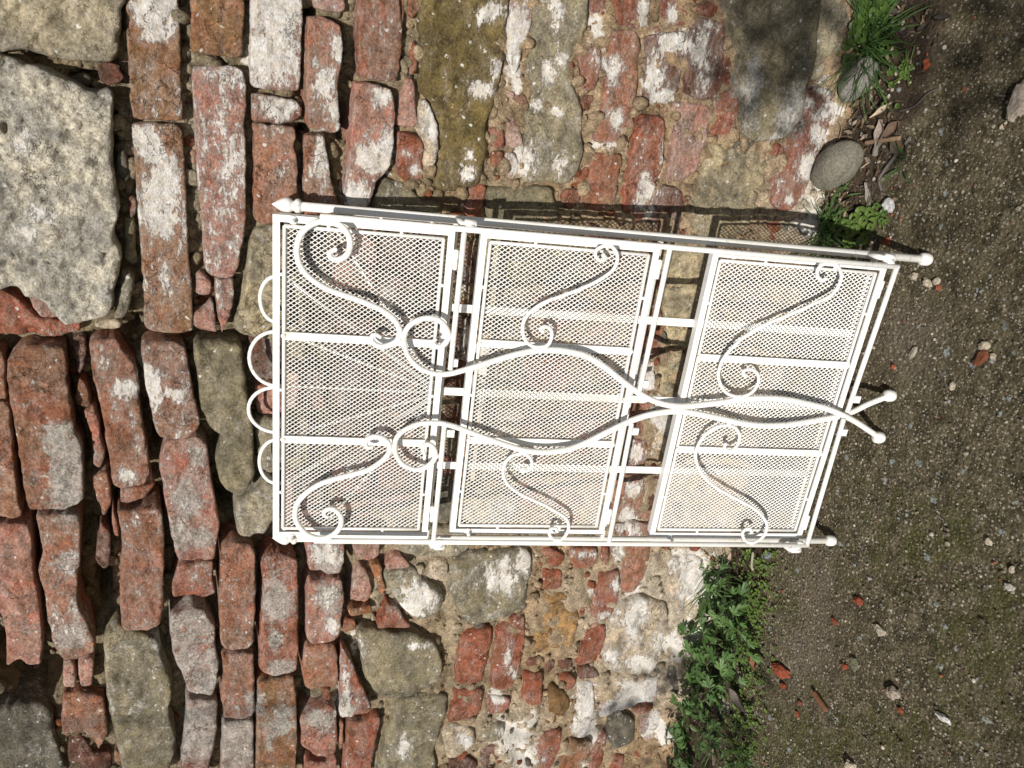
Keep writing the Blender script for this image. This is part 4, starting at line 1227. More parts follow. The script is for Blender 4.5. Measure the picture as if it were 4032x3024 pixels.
# shelves, folded flat in front of the back panel
SHELVES = [[(1071, 842), (1788, 902), (1686, 2110), (1077, 2117)], [(1893, 917), (2606, 962), (2371, 2109), (1771, 2093)], [(2806, 985), (3487, 1042), (3157, 2123), (2560, 2107)]]
STRAPS = [[((1112, 1321), (1712, 1351)), ((1117, 1730), (1688, 1741))], [((1880, 1344), (2482, 1386)), ((1832, 1725), (2412, 1753))], [((2740, 1402), (3325, 1439)), ((2658, 1760), (3220, 1789))]]
BOLTS = [[(1155, 866), (1149, 2112)], [(1842, 2091)], [(2890, 1004), (2638, 2112)]]
HINGES = [[(1794, 1022), (1702, 2022)], [(2592, 1060), (2398, 2032)], [(3464, 1139), (3177, 2056)]]
for sq_, st_, bo_, hi_ in zip(SHELVES, STRAPS, BOLTS, HINGES):
    c = [np.array(rack_xy(p)) for p in rp(sq_, N_S)]
    xr = (c[0][0] + c[1][0]) / 2
    xl = (c[2][0] + c[3][0]) / 2
    tt = (c[0][1] + c[3][1]) / 2
    tb = (c[1][1] + c[2][1]) / 2
    q = lambda x, t, n=0.0: rxy(x, t, N_S + n)
    fr = MB()
    W_ = 0.0078
    for (a, b) in (((xl, tt - W_ / 2), (xr, tt - W_ / 2)), ((xl, tb + W_ / 2), (xr, tb + W_ / 2))):
        fr.bar(q(*a), q(*b), RNRM, W_, 0.0025)
    for x in (xl + W_ / 2, xr - W_ / 2):
        fr.bar(q(x, tt - W_), q(x, tb + W_), RNRM, W_, 0.0025)
    for (a, b) in (((xl, tt - 0.0012), (xr, tt - 0.0012)), ((xl, tb + 0.0012), (xr, tb + 0.0012))):      # folded edge behind
        fr.bar(q(*a, -0.0062), q(*b, -0.0062), RNRM, 0.002, 0.0095)
    for x in (xl + 0.0012, xr - 0.0012):
        fr.bar(q(x, tt - 0.002, -0.0062), q(x, tb + 0.002, -0.0062), RNRM, 0.002, 0.0095)
    sh = part(fr, "shelf", None, False)
    ro = MB()
    g_ = 0.0125
    ro.tube(np.array([q(xl + g_, tt - g_, -0.001), q(xr - g_, tt - g_, -0.001)]), 0.0022, 8)
    ro.tube(np.array([q(xl + g_, tb + g_, -0.001), q(xr - g_, tb + g_, -0.001)]), 0.0022, 8)
    ro.tube(np.array([q(xl + g_, tt - g_, -0.001), q(xl + g_, tb + g_, -0.001)]), 0.0022, 8)
    ro.tube(np.array([q(xr - g_, tt - g_, -0.001), q(xr - g_, tb + g_, -0.001)]), 0.0022, 8)
    for fx in (0.16, 0.5, 0.84):
        for (x, t) in ((xl + (xr - xl) * fx, tt - 0.0095), (xl + (xr - xl) * fx, tb + 0.0095)):
            ro.ball(q(x, t), 0.0023, 8)
    for ft_ in (0.3, 0.7):
        for x in (xl + 0.0095, xr - 0.0095):
            ro.ball(q(x, tb + (tt - tb) * ft_), 0.0023, 8)
    part(ro, "inner_rod", sh)
    # expanded mesh: long way of the diamonds runs up the stand
    ms = MB()
    LW, SW = 0.0075, 0.0057
    x0, x1, t0, t1 = xl + g_, xr - g_, tb + g_, tt - g_
    nx, nt = int(round((x1 - x0) / SW)), int(round((t1 - t0) / LW))
    sx, st = (x1 - x0) / nx, (t1 - t0) / nt
    for i in range(nx):
        for j in range(2 * nt):
            # strands zigzag from (i, j/2) to (i +- 1/2, j/2 + 1/2)
            xa = x0 + (i + (0.5 if j % 2 else 0.0)) * sx
            ta = t0 + j * st / 2
            for s_ in (-0.5, 0.5):
                xb, tb_ = xa + s_ * sx, ta + st / 2
                if xb < x0 - 1e-6 or xb > x1 + 1e-6:
                    continue
                a, b = q(xa, ta, -0.0036), q(xb, tb_, -0.0036)
                d_ = (b - a) / np.linalg.norm(b - a)
                sdv = np.cross(d_, RNRM)
                nn_ = RNRM * 0.0006
                wv = sdv * 0.00043 + RNRM * 0.00035 * (1 if s_ > 0 else -1)
                ms.add([a - wv - nn_, a + wv - nn_, a + wv + nn_, a - wv + nn_, b - wv - nn_, b + wv - nn_, b + wv + nn_, b - wv + nn_],
                       [(0, 1, 5, 4), (1, 2, 6, 5), (2, 3, 7, 6), (3, 0, 4, 7)])
    part(ms, "wire_mesh", sh, False)
    for (a, b) in st_:
        xa = (rack_xy(rp([a], N_S)[0])[0] + rack_xy(rp([b], N_S)[0])[0]) / 2
        m = MB()
        m.bar(q(xa, tt - 0.0115, 0.0012), q(xa, tb + 0.0115, 0.0012), RNRM, 0.0098, 0.0022)
        for t in (tt - g_, tb + g_):
            m.ball(q(xa, t, 0.002), 0.0034, 8)
        part(m, "strap", sh, False)
    for b in bo_:
        m = MB()
        p = rp([b], N_S)[0]
        m.lathe(p, RNRM, [(0, 0.0), (0, 0.0052), (0.0022, 0.0052), (0.003, 0.0036), (0.003, 0.0024), (0.0095, 0.0024), (0.0105, 0.0012), (0.0105, 0)], 10)
        part(m, "bolt", sh)
    for b in hi_:
        m = MB()
        p = rp([b], N_S)[0]
        m.tube(np.array([p - ACR * 0.0005 + ACR * 0.012, p + ACR * 0.0005]), 0.0036, 10)
        m.tube(np.array([p - ACR * 0.0005, p - ACR * 0.012]), 0.0031, 10)
        part(m, "hinge", sh)

# the two front frames with their curved legs
RS1 = [(1327, 982), (1310, 985), (1297, 998), (1304, 1015), (1325, 1023), (1350, 1016), (1368, 1000), (1378, 971), (1377, 941), (1362, 908), (1338, 887), (1301, 874), (1271, 871), (1235, 880), (1205, 899),
       (1181, 929), (1169, 971), (1170, 1007), (1181, 1043), (1205, 1079), (1241, 1110), (1286, 1137), (1341, 1158), (1407, 1180), (1452, 1198), (1497, 1218), (1526, 1236), (1552, 1258), (1571, 1289), (1573, 1315),
       (1563, 1342), (1537, 1357), (1505, 1365), (1479, 1357), (1463, 1339), (1466, 1323), (1481, 1318), (1500, 1329)]
RLEG = [(1718, 1334), (1707, 1344), (1710, 1358), (1726, 1365), (1747, 1358), (1762, 1337), (1765, 1313), (1754, 1287), (1731, 1263), (1699, 1253), (1663, 1255), (1626, 1271), (1602, 1295), (1592, 1326), (1594, 1363),
        (1607, 1400), (1631, 1431), (1663, 1455), (1699, 1468), (1736, 1473), (1778, 1470), (1850, 1450), (1929, 1426), (2008, 1402), (2071, 1387), (2128, 1379), (2191, 1379), (2249, 1387), (2307, 1402), (2376, 1442),
        (2433, 1487), (2483, 1525), (2534, 1558), (2590, 1584), (2647, 1597), (2704, 1599), (2786, 1591), (2849, 1583), (2918, 1573), (3000, 1568), (3095, 1573), (3176, 1589), (3252, 1608), (3315, 1633), (3365, 1658), (3410, 1687), (3462, 1722)]
LLEG = [(1673, 1789), (1665, 1773), (1668, 1757), (1683, 1749), (1702, 1757), (1713, 1778), (1712, 1802), (1699, 1823), (1673, 1841), (1641, 1849), (1610, 1841), (1581, 1823), (1560, 1791), (1555, 1760), (1560, 1728),
        (1581, 1702), (1610, 1684), (1647, 1670), (1689, 1665), (1731, 1666), (1767, 1673), (1809, 1686), (1851, 1702), (1918, 1726), (1986, 1750), (2044, 1768), (2091, 1777), (2144, 1780), (2196, 1776), (2249, 1766),
        (2313, 1741), (2376, 1709), (2439, 1678), (2502, 1650), (2565, 1631), (2628, 1621), (2691, 1621), (2754, 1631), (2848, 1650), (2918, 1666), (3000, 1676), (3082, 1674), (3158, 1665), (3233, 1652), (3302, 1639), (3359, 1620), (3422, 1589), (3502, 1558)]
LS1 = [(1294, 2036), (1278, 2030), (1276, 2017), (1292, 2004), (1318, 2007), (1339, 2028), (1344, 2054), (1336, 2080), (1313, 2104), (1281, 2117), (1244, 2117), (1207, 2101), (1181, 2075), (1164, 2043), (1163, 2007),
       (1171, 1981), (1192, 1954), (1223, 1928), (1265, 1904), (1318, 1886), (1370, 1873), (1412, 1862), (1452, 1849), (1494, 1823), (1523, 1796), (1535, 1770), (1529, 1744), (1508, 1726), (1479, 1719), (1452, 1726),
       (1438, 1741), (1442, 1757), (1455, 1763), (1468, 1760)]
RS2 = [(2376, 1005), (2384, 1016), (2376, 1026), (2358, 1024), (2344, 1003), (2352, 982), (2379, 969), (2405, 969), (2426, 992), (2431, 1024), (2415, 1061), (2384, 1087), (2331, 1118), (2268, 1145), (2200, 1170),
       (2141, 1192), (2094, 1223), (2065, 1260), (2057, 1302), (2071, 1342), (2097, 1363), (2128, 1367), (2157, 1358), (2171, 1332), (2172, 1306), (2160, 1290), (2141, 1286), (2128, 1296), (2136, 1305)]
LS2 = [(2062, 1847), (2052, 1850), (2060, 1856), (2081, 1852), (2094, 1831), (2091, 1808), (2070, 1790), (2044, 1787), (2013, 1797), (1989, 1823), (1981, 1852), (1986, 1884), (2007, 1915), (2044, 1942), (2091, 1965),
       (2149, 1991), (2196, 2018), (2228, 2041), (2239, 2068), (2233, 2099), (2212, 2123), (2191, 2126), (2170, 2115), (2162, 2096), (2170, 2082), (2188, 2081), (2194, 2091)]
RS3 = [(3251, 1098), (3241, 1105), (3224, 1095), (3217, 1071), (3231, 1047), (3262, 1037), (3289, 1040), (3310, 1071), (3310, 1105), (3289, 1146), (3255, 1173), (3187, 1204), (3118, 1235), (3052, 1262), (2991, 1288),
       (2928, 1329), (2878, 1375), (2843, 1422), (2829, 1470), (2834, 1505), (2855, 1542), (2891, 1560), (2928, 1560), (2965, 1541), (2986, 1505), (2983, 1474), (2960, 1455), (2933, 1458), (2925, 1471), (2936, 1479)]
LS3 = [(2857, 1749), (2852, 1762), (2865, 1773), (2886, 1770), (2907, 1746), (2912, 1715), (2896, 1686), (2865, 1676), (2823, 1681), (2786, 1704), (2755, 1741), (2739, 1788), (2749, 1838), (2782, 1889), (2834, 1928),
       (2907, 1968), (2966, 2001), (3006, 2038), (3020, 2075), (3003, 2115), (2966, 2136), (2937, 2130), (2923, 2104), (2933, 2086), (2951, 2082), (2959, 2093)]


def taper(n, r):
    k = np.ones(n) * r
    k[:4] *= (0.72, 0.82, 0.9, 0.96)
    return k


FR = [dict(rail=((1262, 853), (3537, 1051)), bars=(((1828, 918), (1773, 1455)), ((2637, 984), (2519, 1536)), ((3530, 1056), (3336, 1622))), leg=RLEG, s1=RS1, sm=(RS2, RS3), lugs=((1781, 1428), (2532, 1512), (3368, 1572)),
           collars=(((1850, 883), (1818, 872)), ((3499, 1016), (3470, 1012))), n=(0.037, 0.032, 0.0185), welds=((1303, 873), (1583, 1318), (1773, 1326), (2132, 1371), (2392, 966), (2912, 1563), (3288, 1037))),
      dict(rail=((1238, 2129), (3183, 2147)), bars=(((1750, 1677), (1707, 2128)), ((2487, 1668), (2397, 2138)), ((3322, 1650), (3177, 2145))), leg=LLEG, s1=LS1, sm=(LS2, LS3), lugs=((1768, 1706), (2494, 1698), (3316, 1702)),
           collars=(((1728, 2150), (1700, 2136)), ((3131, 2163), (3104, 2152))), n=(0.037, 0.0245, 0.0155), welds=((1250, 2121), (1544, 1770), (1720, 1795), (2066, 1783), (2200, 2127), (2870, 1671), (2960, 2138)))]
for d in FR:
    m = MB()
    m.tube(rp(d['rail'], N_F), 0.0036, 12)
    rail = part(m, "rail")
    for (a, b) in d['bars']:
        m = MB()
        m.tube(rp([a, b], N_F), 0.0034, 10)
        part(m, "brace_bar")
    lg = np.array(d['leg'], float)
    s = spline(lg, 6)
    n0, n1, n2 = d['n']
    nn_ = np.interp(s[:, 0], [2800, 3330, 3480], [n0, n1, n2])
    m = MB()
    pts = rp(s, nn_)
    rr = np.interp(s[:, 0], [1600, 1850, 2200], [0.0033, 0.0036, 0.0042])
    rr[:18] *= np.linspace(0.62, 1, 18)
    m.tube(pts, rr, 14)
    leg = part(m, "curved_leg")
    m = MB()
    e = pts[-1].copy()
    e[2] = 0.0085
    m.lathe(e, RUP, FOOT, 16)
    part(m, "foot", leg)
    sp = spline(d['s1'], 6)
    m = MB()
    rr = np.full(len(sp), 0.0036)
    rr[:24] *= np.linspace(0.62, 1, 24)
    rr[-24:] *= np.linspace(1, 0.62, 24)
    m.tube(rp(sp, N_F), rr, 12)
    part(m, "scroll")
    for sm_ in d['sm']:
        sp = spline(sm_, 6)
        m = MB()
        m.tube(rp(sp, N_F), 0.0023, 10)
        a, b = rp([sm_[0], sm_[-1]], N_F)
        m.ball(a, 0.0028, 8)
        m.ball(b, 0.0028, 8)
        part(m, "scroll")
    for wd in d['welds']:
        m = MB()
        m.ball(rp([wd], N_F)[0], 0.0036, 8)
        part(m, "weld_bead", rail)
    for lp in d['lugs']:
        m = MB()
        p = rp([lp], N_F - 0.0015)[0]
        m.bar(p + ACR * 0.005 - RUP * 0.002, p - ACR * 0.005 - RUP * 0.002, RNRM, 0.0095, 0.0035)
        part(m, "lug", None, False)
    for (cp, pin) in d['collars']:
        m = MB()
        p = rp([cp], N_F - 0.008)[0]
        q_ = rp([pin], N_F - 0.010)[0]
        m.tube(np.array([p + RUP * 0.006, p - RUP * 0.007]), 0.0056, 14)
        m.tube(np.array([p + RUP * 0.011, p + RUP * 0.006]), 0.0034, 10)
        xr_, tr_ = rack_xy(p)
        rx = rack_xy(rp([d['rail'][0]], N_F)[0])[0]
        m.bar(rxy(xr_, tr_, N_F - 0.006), rxy(rx, tr_, N_F - 0.001), RUP, 0.006, 0.009)
        m.tube(np.array([p + RUP * 0.009, rxy(bx_r if d is FR[0] else bx_l, tr_ + 0.012, 0.002)]), 0.0036, 10)
        part(m, "collar", rail)

# ------------------------------------------------------------------ loose stones and rubbish on the ground
def loose(name, cat, label, px, r, sq=(1, 1, 0.7), col=(0.3, 0.26, 0.2), sub=3, jag=0.3, seed=1, group=None, sink=0.25, mat=None):
    p = ground_pt(*px)
    if sub < 4:
        r *= 0.72
    v, f = pebble_geo(r, seed, sub, jag * (1.0 if sub > 3 else 1.7), sq)
    v = v + np.array([0, 0, -v[:, 2].min() * (1 - sink) + p[2]])
    me_ = mesh_np(name, v + np.array([p[0], p[1], 0]), f)
    n_ = fbm(v / r * 3 + seed, 3)
    vcol(me_, "tint", np.clip(np.array(col)[None] * (1 + 0.25 * n_)[:, None], 0, 1))
    return tag(link(name, me_, mat or M_CHIP, None, sub > 3), label, cat, group)


RED = (0.24, 0.062, 0.03)
TAN = (0.42, 0.36, 0.27)
loose("fieldstone", "stone", "large rounded grey-brown stone lying against the wall foot", (3352, 655), 0.030, (0.98, 1.45, 0.95), (0.20, 0.185, 0.145), 4, 0.16, 3, None, 0.12)
loose("fieldstone", "stone", "grey angular stone half under the tall grass tuft", (3425, 318), 0.021, (1.55, 1.0, 0.95), (0.23, 0.215, 0.19), 4, 0.26, 5, None, 0.12)
loose("quartz_pebble", "stone", "whitish quartz pebble in the dark litter by the wall", (3510, 812), 0.0115, (1.2, 0.95, 0.8), (0.52, 0.51, 0.50), 3, 0.3, 8, None, 0.15)
loose("limestone_chip", "stone", "bright white pointed chip alone on the mossy concrete", (3722, 2828), 0.0105, (1.5, 0.6, 0.6), (0.66, 0.65, 0.62), 3, 0.3, 2, None, 0.1)
loose("brick_chip", "brick chip", "orange-red brick chip just beyond the tall grass", (3672, 258), 0.0085, (1.1, 0.9, 0.6), (0.33, 0.085, 0.04), 2, 0.4, 4)
loose("brick_chip", "brick chip", "small orange brick chip in the litter above the rounded stone", (3547, 580), 0.0068, (0.8, 1.1, 0.6), (0.33, 0.09, 0.04), 2, 0.4, 6)
loose("brick_chip", "brick chip", "dark red brick chip among the low weeds under the white post", (3490, 950), 0.0075, (1, 1, 0.6), RED, 2, 0.4, 7)
loose("brick_chip", "brick chip", "broad flat brown-red brick chip on open concrete, ringed by pale crumbs", (3868, 1412), 0.0135, (1.35, 0.7, 0.4), (0.17, 0.06, 0.03), 2, 0.35, 9)
loose("mortar_crumb", "mortar lump", "largest pale crumb beside the broad flat brick chip", (3880, 1362), 0.0088, (1.2, 0.9, 0.7), TAN, 2, 0.4, 10)
loose("mortar_crumb", "mortar lump", "small pale crumb below the broad flat brick chip", (3912, 1402), 0.0052, (1, 1, 0.7), TAN, 2, 0.4, 11)
loose("mortar_crumb", "mortar lump", "pale crumb nearest the round foot of the long white post", (3600, 1088), 0.0075, (1, 1.2, 0.7), TAN, 2, 0.4, 12)
loose("mortar_crumb", "mortar lump", "pale oblong crumb in a row of three near the post foot, middle one", (3650, 1112), 0.0085, (0.8, 1.3, 0.7), TAN, 2, 0.4, 13)
loose("mortar_crumb", "mortar lump", "pale crumb in a row of three near the post foot, farthest from the wall", (3688, 1108), 0.0062, (1, 1, 0.7), TAN, 2, 0.4, 14)
loose("mortar_crumb", "mortar lump", "elongated pale crumb on the concrete between the two sets of white feet", (3602, 1385), 0.0085, (0.7, 1.6, 0.5), (0.36, 0.32, 0.25), 2, 0.4, 15)
loose("mortar_crumb", "mortar lump", "lone pale crumb out on the concrete opposite the crossed legs", (3752, 1520), 0.0072, (1, 0.8, 0.7), TAN, 2, 0.4, 16)
loose("mortar_lump", "mortar lump", "big rough mortar lump at the picture edge beyond the grass", (4025, 398), 0.019, (1.5, 0.8, 0.5), (0.36, 0.30, 0.24), 3, 0.35, 17)
loose("mortar_lump", "mortar lump", "rough tan mortar lump with a red brick chip just beside it", (3528, 2728), 0.0118, (1.1, 1, 0.8), (0.36, 0.30, 0.24), 3, 0.35, 18, None, 0.12)
loose("mortar_lump", "mortar lump", "flat crumbling tan lump amid scattered white grit", (3467, 2480), 0.0115, (1.1, 0.9, 0.55), (0.37, 0.32, 0.25), 3, 0.35, 19, None, 0.12)
loose("mortar_lump", "mortar lump", "pale square pebble among grey lichen spots", (3894, 2132), 0.0068, (1, 1, 0.7), TAN, 2, 0.35, 20)
loose("mortar_lump", "mortar lump", "pale pebble at the far edge between lichen and grit", (3985, 2242), 0.0062, (1.2, 0.9, 0.7), TAN, 2, 0.35, 21)
loose("mortar_lump", "mortar lump", "knobbly white grit lump at the edge of the concrete", (3975, 2312), 0.0072, (1.1, 1.2, 0.7), (0.46, 0.42, 0.36), 2, 0.45, 22)
loose("brick_chip", "brick chip", "red brick chip with a pale rim, highest of those beside the grit", (3388, 2368), 0.0092, (1.0, 0.9, 0.7), RED, 2, 0.4, 23)
loose("brick_chip", "brick chip", "red brick chip close to the bare strip by the weeds", (3288, 2447), 0.0080, (1.2, 0.8, 0.6), RED, 2, 0.4, 24)
loose("brick_chip", "brick chip", "largest red brick shard, long and pointed, near the dark weeds", (3078, 2638), 0.0165, (0.9, 1.45, 0.5), (0.27, 0.07, 0.035), 3, 0.35, 25)
loose("brick_chip", "brick chip", "red chip touching a mossy green flake", (3328, 2622), 0.0088, (1, 0.9, 0.6), RED, 2, 0.4, 26)
loose("stone_flake", "stone", "flat mossy green-grey flake beside a red chip", (3368, 2612), 0.0125, (0.9, 1.2, 0.35), (0.14, 0.135, 0.085), 3, 0.3, 27)
loose("brick_chip", "brick chip", "red chip next to the rough tan mortar lump", (3545, 2795), 0.0078, (1, 0.9, 0.6), RED, 2, 0.4, 28)
loose("brick_chip", "brick chip", "tiny red chip above the brown stick", (3152, 2768), 0.0068, (0.8, 1, 0.7), RED, 2, 0.4, 29)
loose("brick_chip", "brick chip", "tiny dark red chip below the brown stick", (3142, 2810), 0.0060, (0.8, 1.1, 0.7), RED, 2, 0.4, 30)
loose("brick_chip", "brick chip", "small red chip between long shard and brown stick", (3085, 2700), 0.0075, (1.1, 0.9, 0.6), RED, 2, 0.4, 31)
loose("brick_chip", "brick chip", "small orange chip on bare concrete past the crossed legs", (3522, 1443), 0.0052, (1, 0.9, 0.7), (0.33, 0.09, 0.04), 2, 0.4, 32)
loose("brick_chip", "brick chip", "small bright chip right of the post foot crumbs", (3694, 1133), 0.0050, (0.8, 1, 0.7), (0.33, 0.09, 0.04), 2, 0.4, 33)
loose("mortar_lump", "mortar lump", "pale rough lump at the bottom edge among lichen", (3352, 3008), 0.0115, (1.2, 1, 0.7), TAN, 3, 0.4, 34)
loose("slate_chip", "stone", "blue-grey slate chip in the weeds under the stand's lower corner", (3025, 2185), 0.0125, (1.5, 0.8, 0.3), (0.20, 0.235, 0.25), 2, 0.25, 35)

# small crumbs, too many to count
cr = MB()
for k in range(420):
    if k < 230:
        x, y = rng.uniform(-0.20, 0.2), -abs(rng.gauss(0.05, 0.06))
    else:
        x, y = rng.uniform(-1.45, 0.25), rng.uniform(-0.7, -0.06)
    r = rng.uniform(0.0012, 0.0038)
    v, f = pebble_geo(r, k, 1, 0.5, (1, rng.uniform(0.6, 1.2), 0.7))
    col = np.array(rng.choice([TAN, TAN, (0.34, 0.28, 0.2), (0.5, 0.46, 0.4), (0.15, 0.12, 0.09), (0.26, 0.09, 0.05)])) * rng.uniform(0.6, 1.15)
    cr.add(v + np.array([x, y, gz(x, y) + r * 0.4]), f, col)
tag(cr.build("crumbs", M_CHIP, None), kind="stuff")

# the brown stick, twigs, dry leaves
def twig(label, pts, r, col, name="twig", cat="twig"):
    P = np.array([ground_pt(a, b) + np.array([0, 0, r + h]) for a, b, h in pts])
    s = spline(P, 6)
    m = MB()
    m.tube(s, r * (1 + 0.15 * fbm(s * 300, 2)), 8)
    m.c = [col] * len(m.v)
    return tag(m.build(name, M_WOOD), label, cat)


twig("short thick brown stick lying on the concrete", [(3212, 2722, 0), (3240, 2762, 0), (3262, 2796, 0)], 0.0046, (0.15, 0.068, 0.036), "stick", "stick")
twig("pale bent root hanging down the wall foot beside the grass", [(3340, 255, 0.03), (3340, 205, 0.035), (3350, 150, 0.04), (3380, 95, 0.045), (3396, 50, 0.045)], 0.0016, (0.32, 0.24, 0.16), "root", "root")
twig("longest dark grey twig running through the litter strip", [(3478, 750, 0), (3475, 710, 0.002), (3500, 665, 0.003), (3540, 610, 0.002), (3590, 540, 0)], 0.0024, (0.10, 0.09, 0.08))
twig("thin dark twig leading out of the litter onto the moss", [(3560, 440, 0), (3620, 420, 0.002), (3670, 370, 0.003), (3700, 350, 0)], 0.0014, (0.07, 0.06, 0.05))
twig("flat brown splinter sticking out from under the rounded stone", [(3216, 772, 0.0), (3245, 738, 0.004), (3268, 712, 0.008)], 0.0032, (0.20, 0.115, 0.06))
twig("light brown split stalk above the rounded stone", [(3440, 565, 0.004), (3500, 556, 0.006), (3565, 545, 0.004)], 0.0034, (0.24, 0.16, 0.10))
twig("grey stub of a twig right of the rounded stone", [(3468, 612, 0.002), (3480, 585, 0.004), (3490, 560, 0.002)], 0.0040, (0.19, 0.165, 0.14))
twig("short grey twig standing among the weeds beneath the stand", [(2990, 2170, 0.01), (2985, 2220, 0.012), (2985, 2240, 0.012)], 0.0022, (0.28, 0.25, 0.21))
twig("thin curled dry tendril on the litter near the red brick", [(3300, 545, 0.01), (3295, 500, 0.014), (3325, 480, 0.016), (3350, 510, 0.014), (3330, 555, 0.01), (3300, 540, 0.008)], 0.0009, (0.24, 0.17, 0.09), "tendril", "tendril")


def dry_leaf_geo(L, W, curl, seed):
    nu, nv = 9, 5
    V = []
    for i in range(nu):
        u = i / (nu - 1)
        hw = W * math.sin(math.pi * min(max(u, 0.03), 0.97)) ** 0.7
        for j in range(nv):
            s_ = (j / (nv - 1) - 0.5) * 2
            V.append(((u - 0.5) * L, hw * s_ * 0.5, curl * (s_ * s_) * W * 0.6 + curl * 0.3 * L * (u - 0.5) ** 2 + 0.0012 * math.sin(seed * 5 + u * 9 + s_ * 2)))
    F = [(i * nv + j, (i + 1) * nv + j, (i + 1) * nv + j + 1, i * nv + j + 1) for i in range(nu - 1) for j in range(nv - 1)]
    V = np.array(V)
    return np.vstack([V, V - np.array([0, 0, 0.0005])]), F + [tuple(reversed([q + len(V) for q in f])) for f in F]


def dry_leaf(label, px, L, W, ang, col, curl=0.8, lift=0.003):
    V, F = dry_leaf_geo(L, W, curl, px[0])
    a = math.radians(ang)
    R = np.array([[math.cos(a), -math.sin(a), 0], [math.sin(a), math.cos(a), 0], [0, 0, 1]])
    p = ground_pt(*px)
    me_ = mesh_np("dry_leaf", V @ R.T + p + np.array([0, 0, lift]), F)
    vcol(me_, "tint", np.tile(col, (len(V), 1)))
    return tag(link("dry_leaf", me_, M_WOOD), label, "dead leaf")


dry_leaf("curled grey-brown dead leaf at the edge of the leafy weeds", (2928, 2745), 0.046, 0.020, 70, (0.23, 0.19, 0.165), 0.7, 0.012)
dry_leaf("beige dead leaf low in the weeds near the bottom edge", (2850, 2962), 0.042, 0.018, 20, (0.36, 0.27, 0.18), 0.8, 0.015)
dry_leaf("narrow pale dead leaf tucked under the leafy weeds", (2868, 2775), 0.040, 0.012, 5, (0.30, 0.26, 0.24), 0.6, 0.012)
dry_leaf("brown dead leaf lying on soil between weeds and concrete", (2985, 2600), 0.028, 0.014, 40, (0.20, 0.085, 0.05), 0.6, 0.01)
dry_leaf("curved pale dead leaf above the rounded stone", (3500, 528), 0.036, 0.014, 10, (0.27, 0.22, 0.18), 0.9, 0.004)
dry_leaf("brown folded dead leaf among the bark chips", (3545, 515), 0.030, 0.018, -40, (0.13, 0.085, 0.06), 0.7, 0.004)
dry_leaf("dark dead leaf lying right of the rounded stone", (3560, 580), 0.032, 0.022, 60, (0.11, 0.085, 0.06), 0.6, 0.003)
dry_leaf("grey strip of dead leaf pointing at the quartz pebble", (3440, 765), 0.034, 0.010, 30, (0.22, 0.19, 0.16), 0.7, 0.004)
dry_leaf("thin pale dead leaf standing in the litter strip", (3505, 440), 0.036, 0.008, -50, (0.40, 0.33, 0.24), 0.7, 0.006)

lit = MB()
LC = [(0.06, 0.04, 0.025), (0.09, 0.06, 0.04), (0.14, 0.10, 0.065), (0.20, 0.15, 0.10), (0.30, 0.24, 0.18), (0.05, 0.04, 0.035)]
for k in range(620):
    if k < 420:
        x, y = rng.uniform(-0.19, 0.20), -abs(rng.gauss(0.045, 0.05)) + 0.01
    else:
        x, y = rng.uniform(-1.4, -0.5), -abs(rng.gauss(0.03, 0.035)) + 0.02
    L = rng.uniform(0.006, 0.022)
    V, F = dry_leaf_geo(L, L * rng.uniform(0.12, 0.5), rng.uniform(0.2, 1.0), k)
    a, b = rng.uniform(0, 6.28), rng.uniform(-0.5, 0.5)
    R = np.array([[math.cos(a), -math.sin(a), 0], [math.sin(a), math.cos(a), 0], [0, 0, 1]]) @ np.array([[math.cos(b), 0, math.sin(b)], [0, 1, 0], [-math.sin(b), 0, math.cos(b)]])
    lit.add(V @ R.T + np.array([x, y, gz(x, y) + rng.uniform(0.001, 0.006)]), F, np.array(rng.choice(LC)) * rng.uniform(0.7, 1.3))
tag(lit.build("leaf_litter", M_WOOD, None), kind="stuff")

# ------------------------------------------------------------------ plants
def blade(mb, base, az, L, w_, bend, tilt):
    n = 7
    V = []
    d = np.array([math.cos(az), math.sin(az), 0])
    s_ = np.array([-math.sin(az), math.cos(az), 0])
    p = np.array(base, float)
    el = tilt
    for i in range(n):
        u = i / (n - 1)
        ww = w_ * (1 - u ** 2.2) * (0.55 + 0.9 * min(u * 3, 0.5)) + 0.00015
        k = s_ * ww * 0.5
        up = np.array([0, 0, 1])
        V += [p - k + up * ww * 0.12, p + k + up * ww * 0.12, p - np.array([0, 0, ww * 0.1])]
        p = p + (d * math.cos(el) + up * math.sin(el)) * L / (n - 1)
        el -= bend / (n - 1)
        if p[2] < 0.003:
            p[2] = 0.003
    F = []
    for i in range(n - 1):
        a = i * 3
        F += [(a, a + 2, a + 5, a + 3), (a + 2, a + 1, a + 4, a + 5)]
    mb.add(V, F)


def grass_tuft(label, px, n, L0, L1, spread, seed):
    r = random.Random(seed)
    p = ground_pt(*px)
    e = empty("grass_tuft", p)
    tag(e, label, "grass")
    m = MB()
    for k in range(n):
        a = r.uniform(0, 6.28)
        rad = spread * math.sqrt(r.random())
        b = p + np.array([rad * math.cos(a), rad * math.sin(a) * 0.8, 0.0])
        if b[1] > -0.006:
            b[1] = -0.006
        az = r.choice([a + r.gauss(0, 0.5), -math.pi / 2 + r.gauss(0, 1.0)])
        if math.sin(az) > 0.35:
            az = -az
        blade(m, b, az, r.uniform(L0, L1), r.uniform(0.0022, 0.0042), r.uniform(0.5, 1.7), r.uniform(0.7, 1.45))
    o = m.build("blades", M_GRASS, e)
    o["kind"] = "stuff"


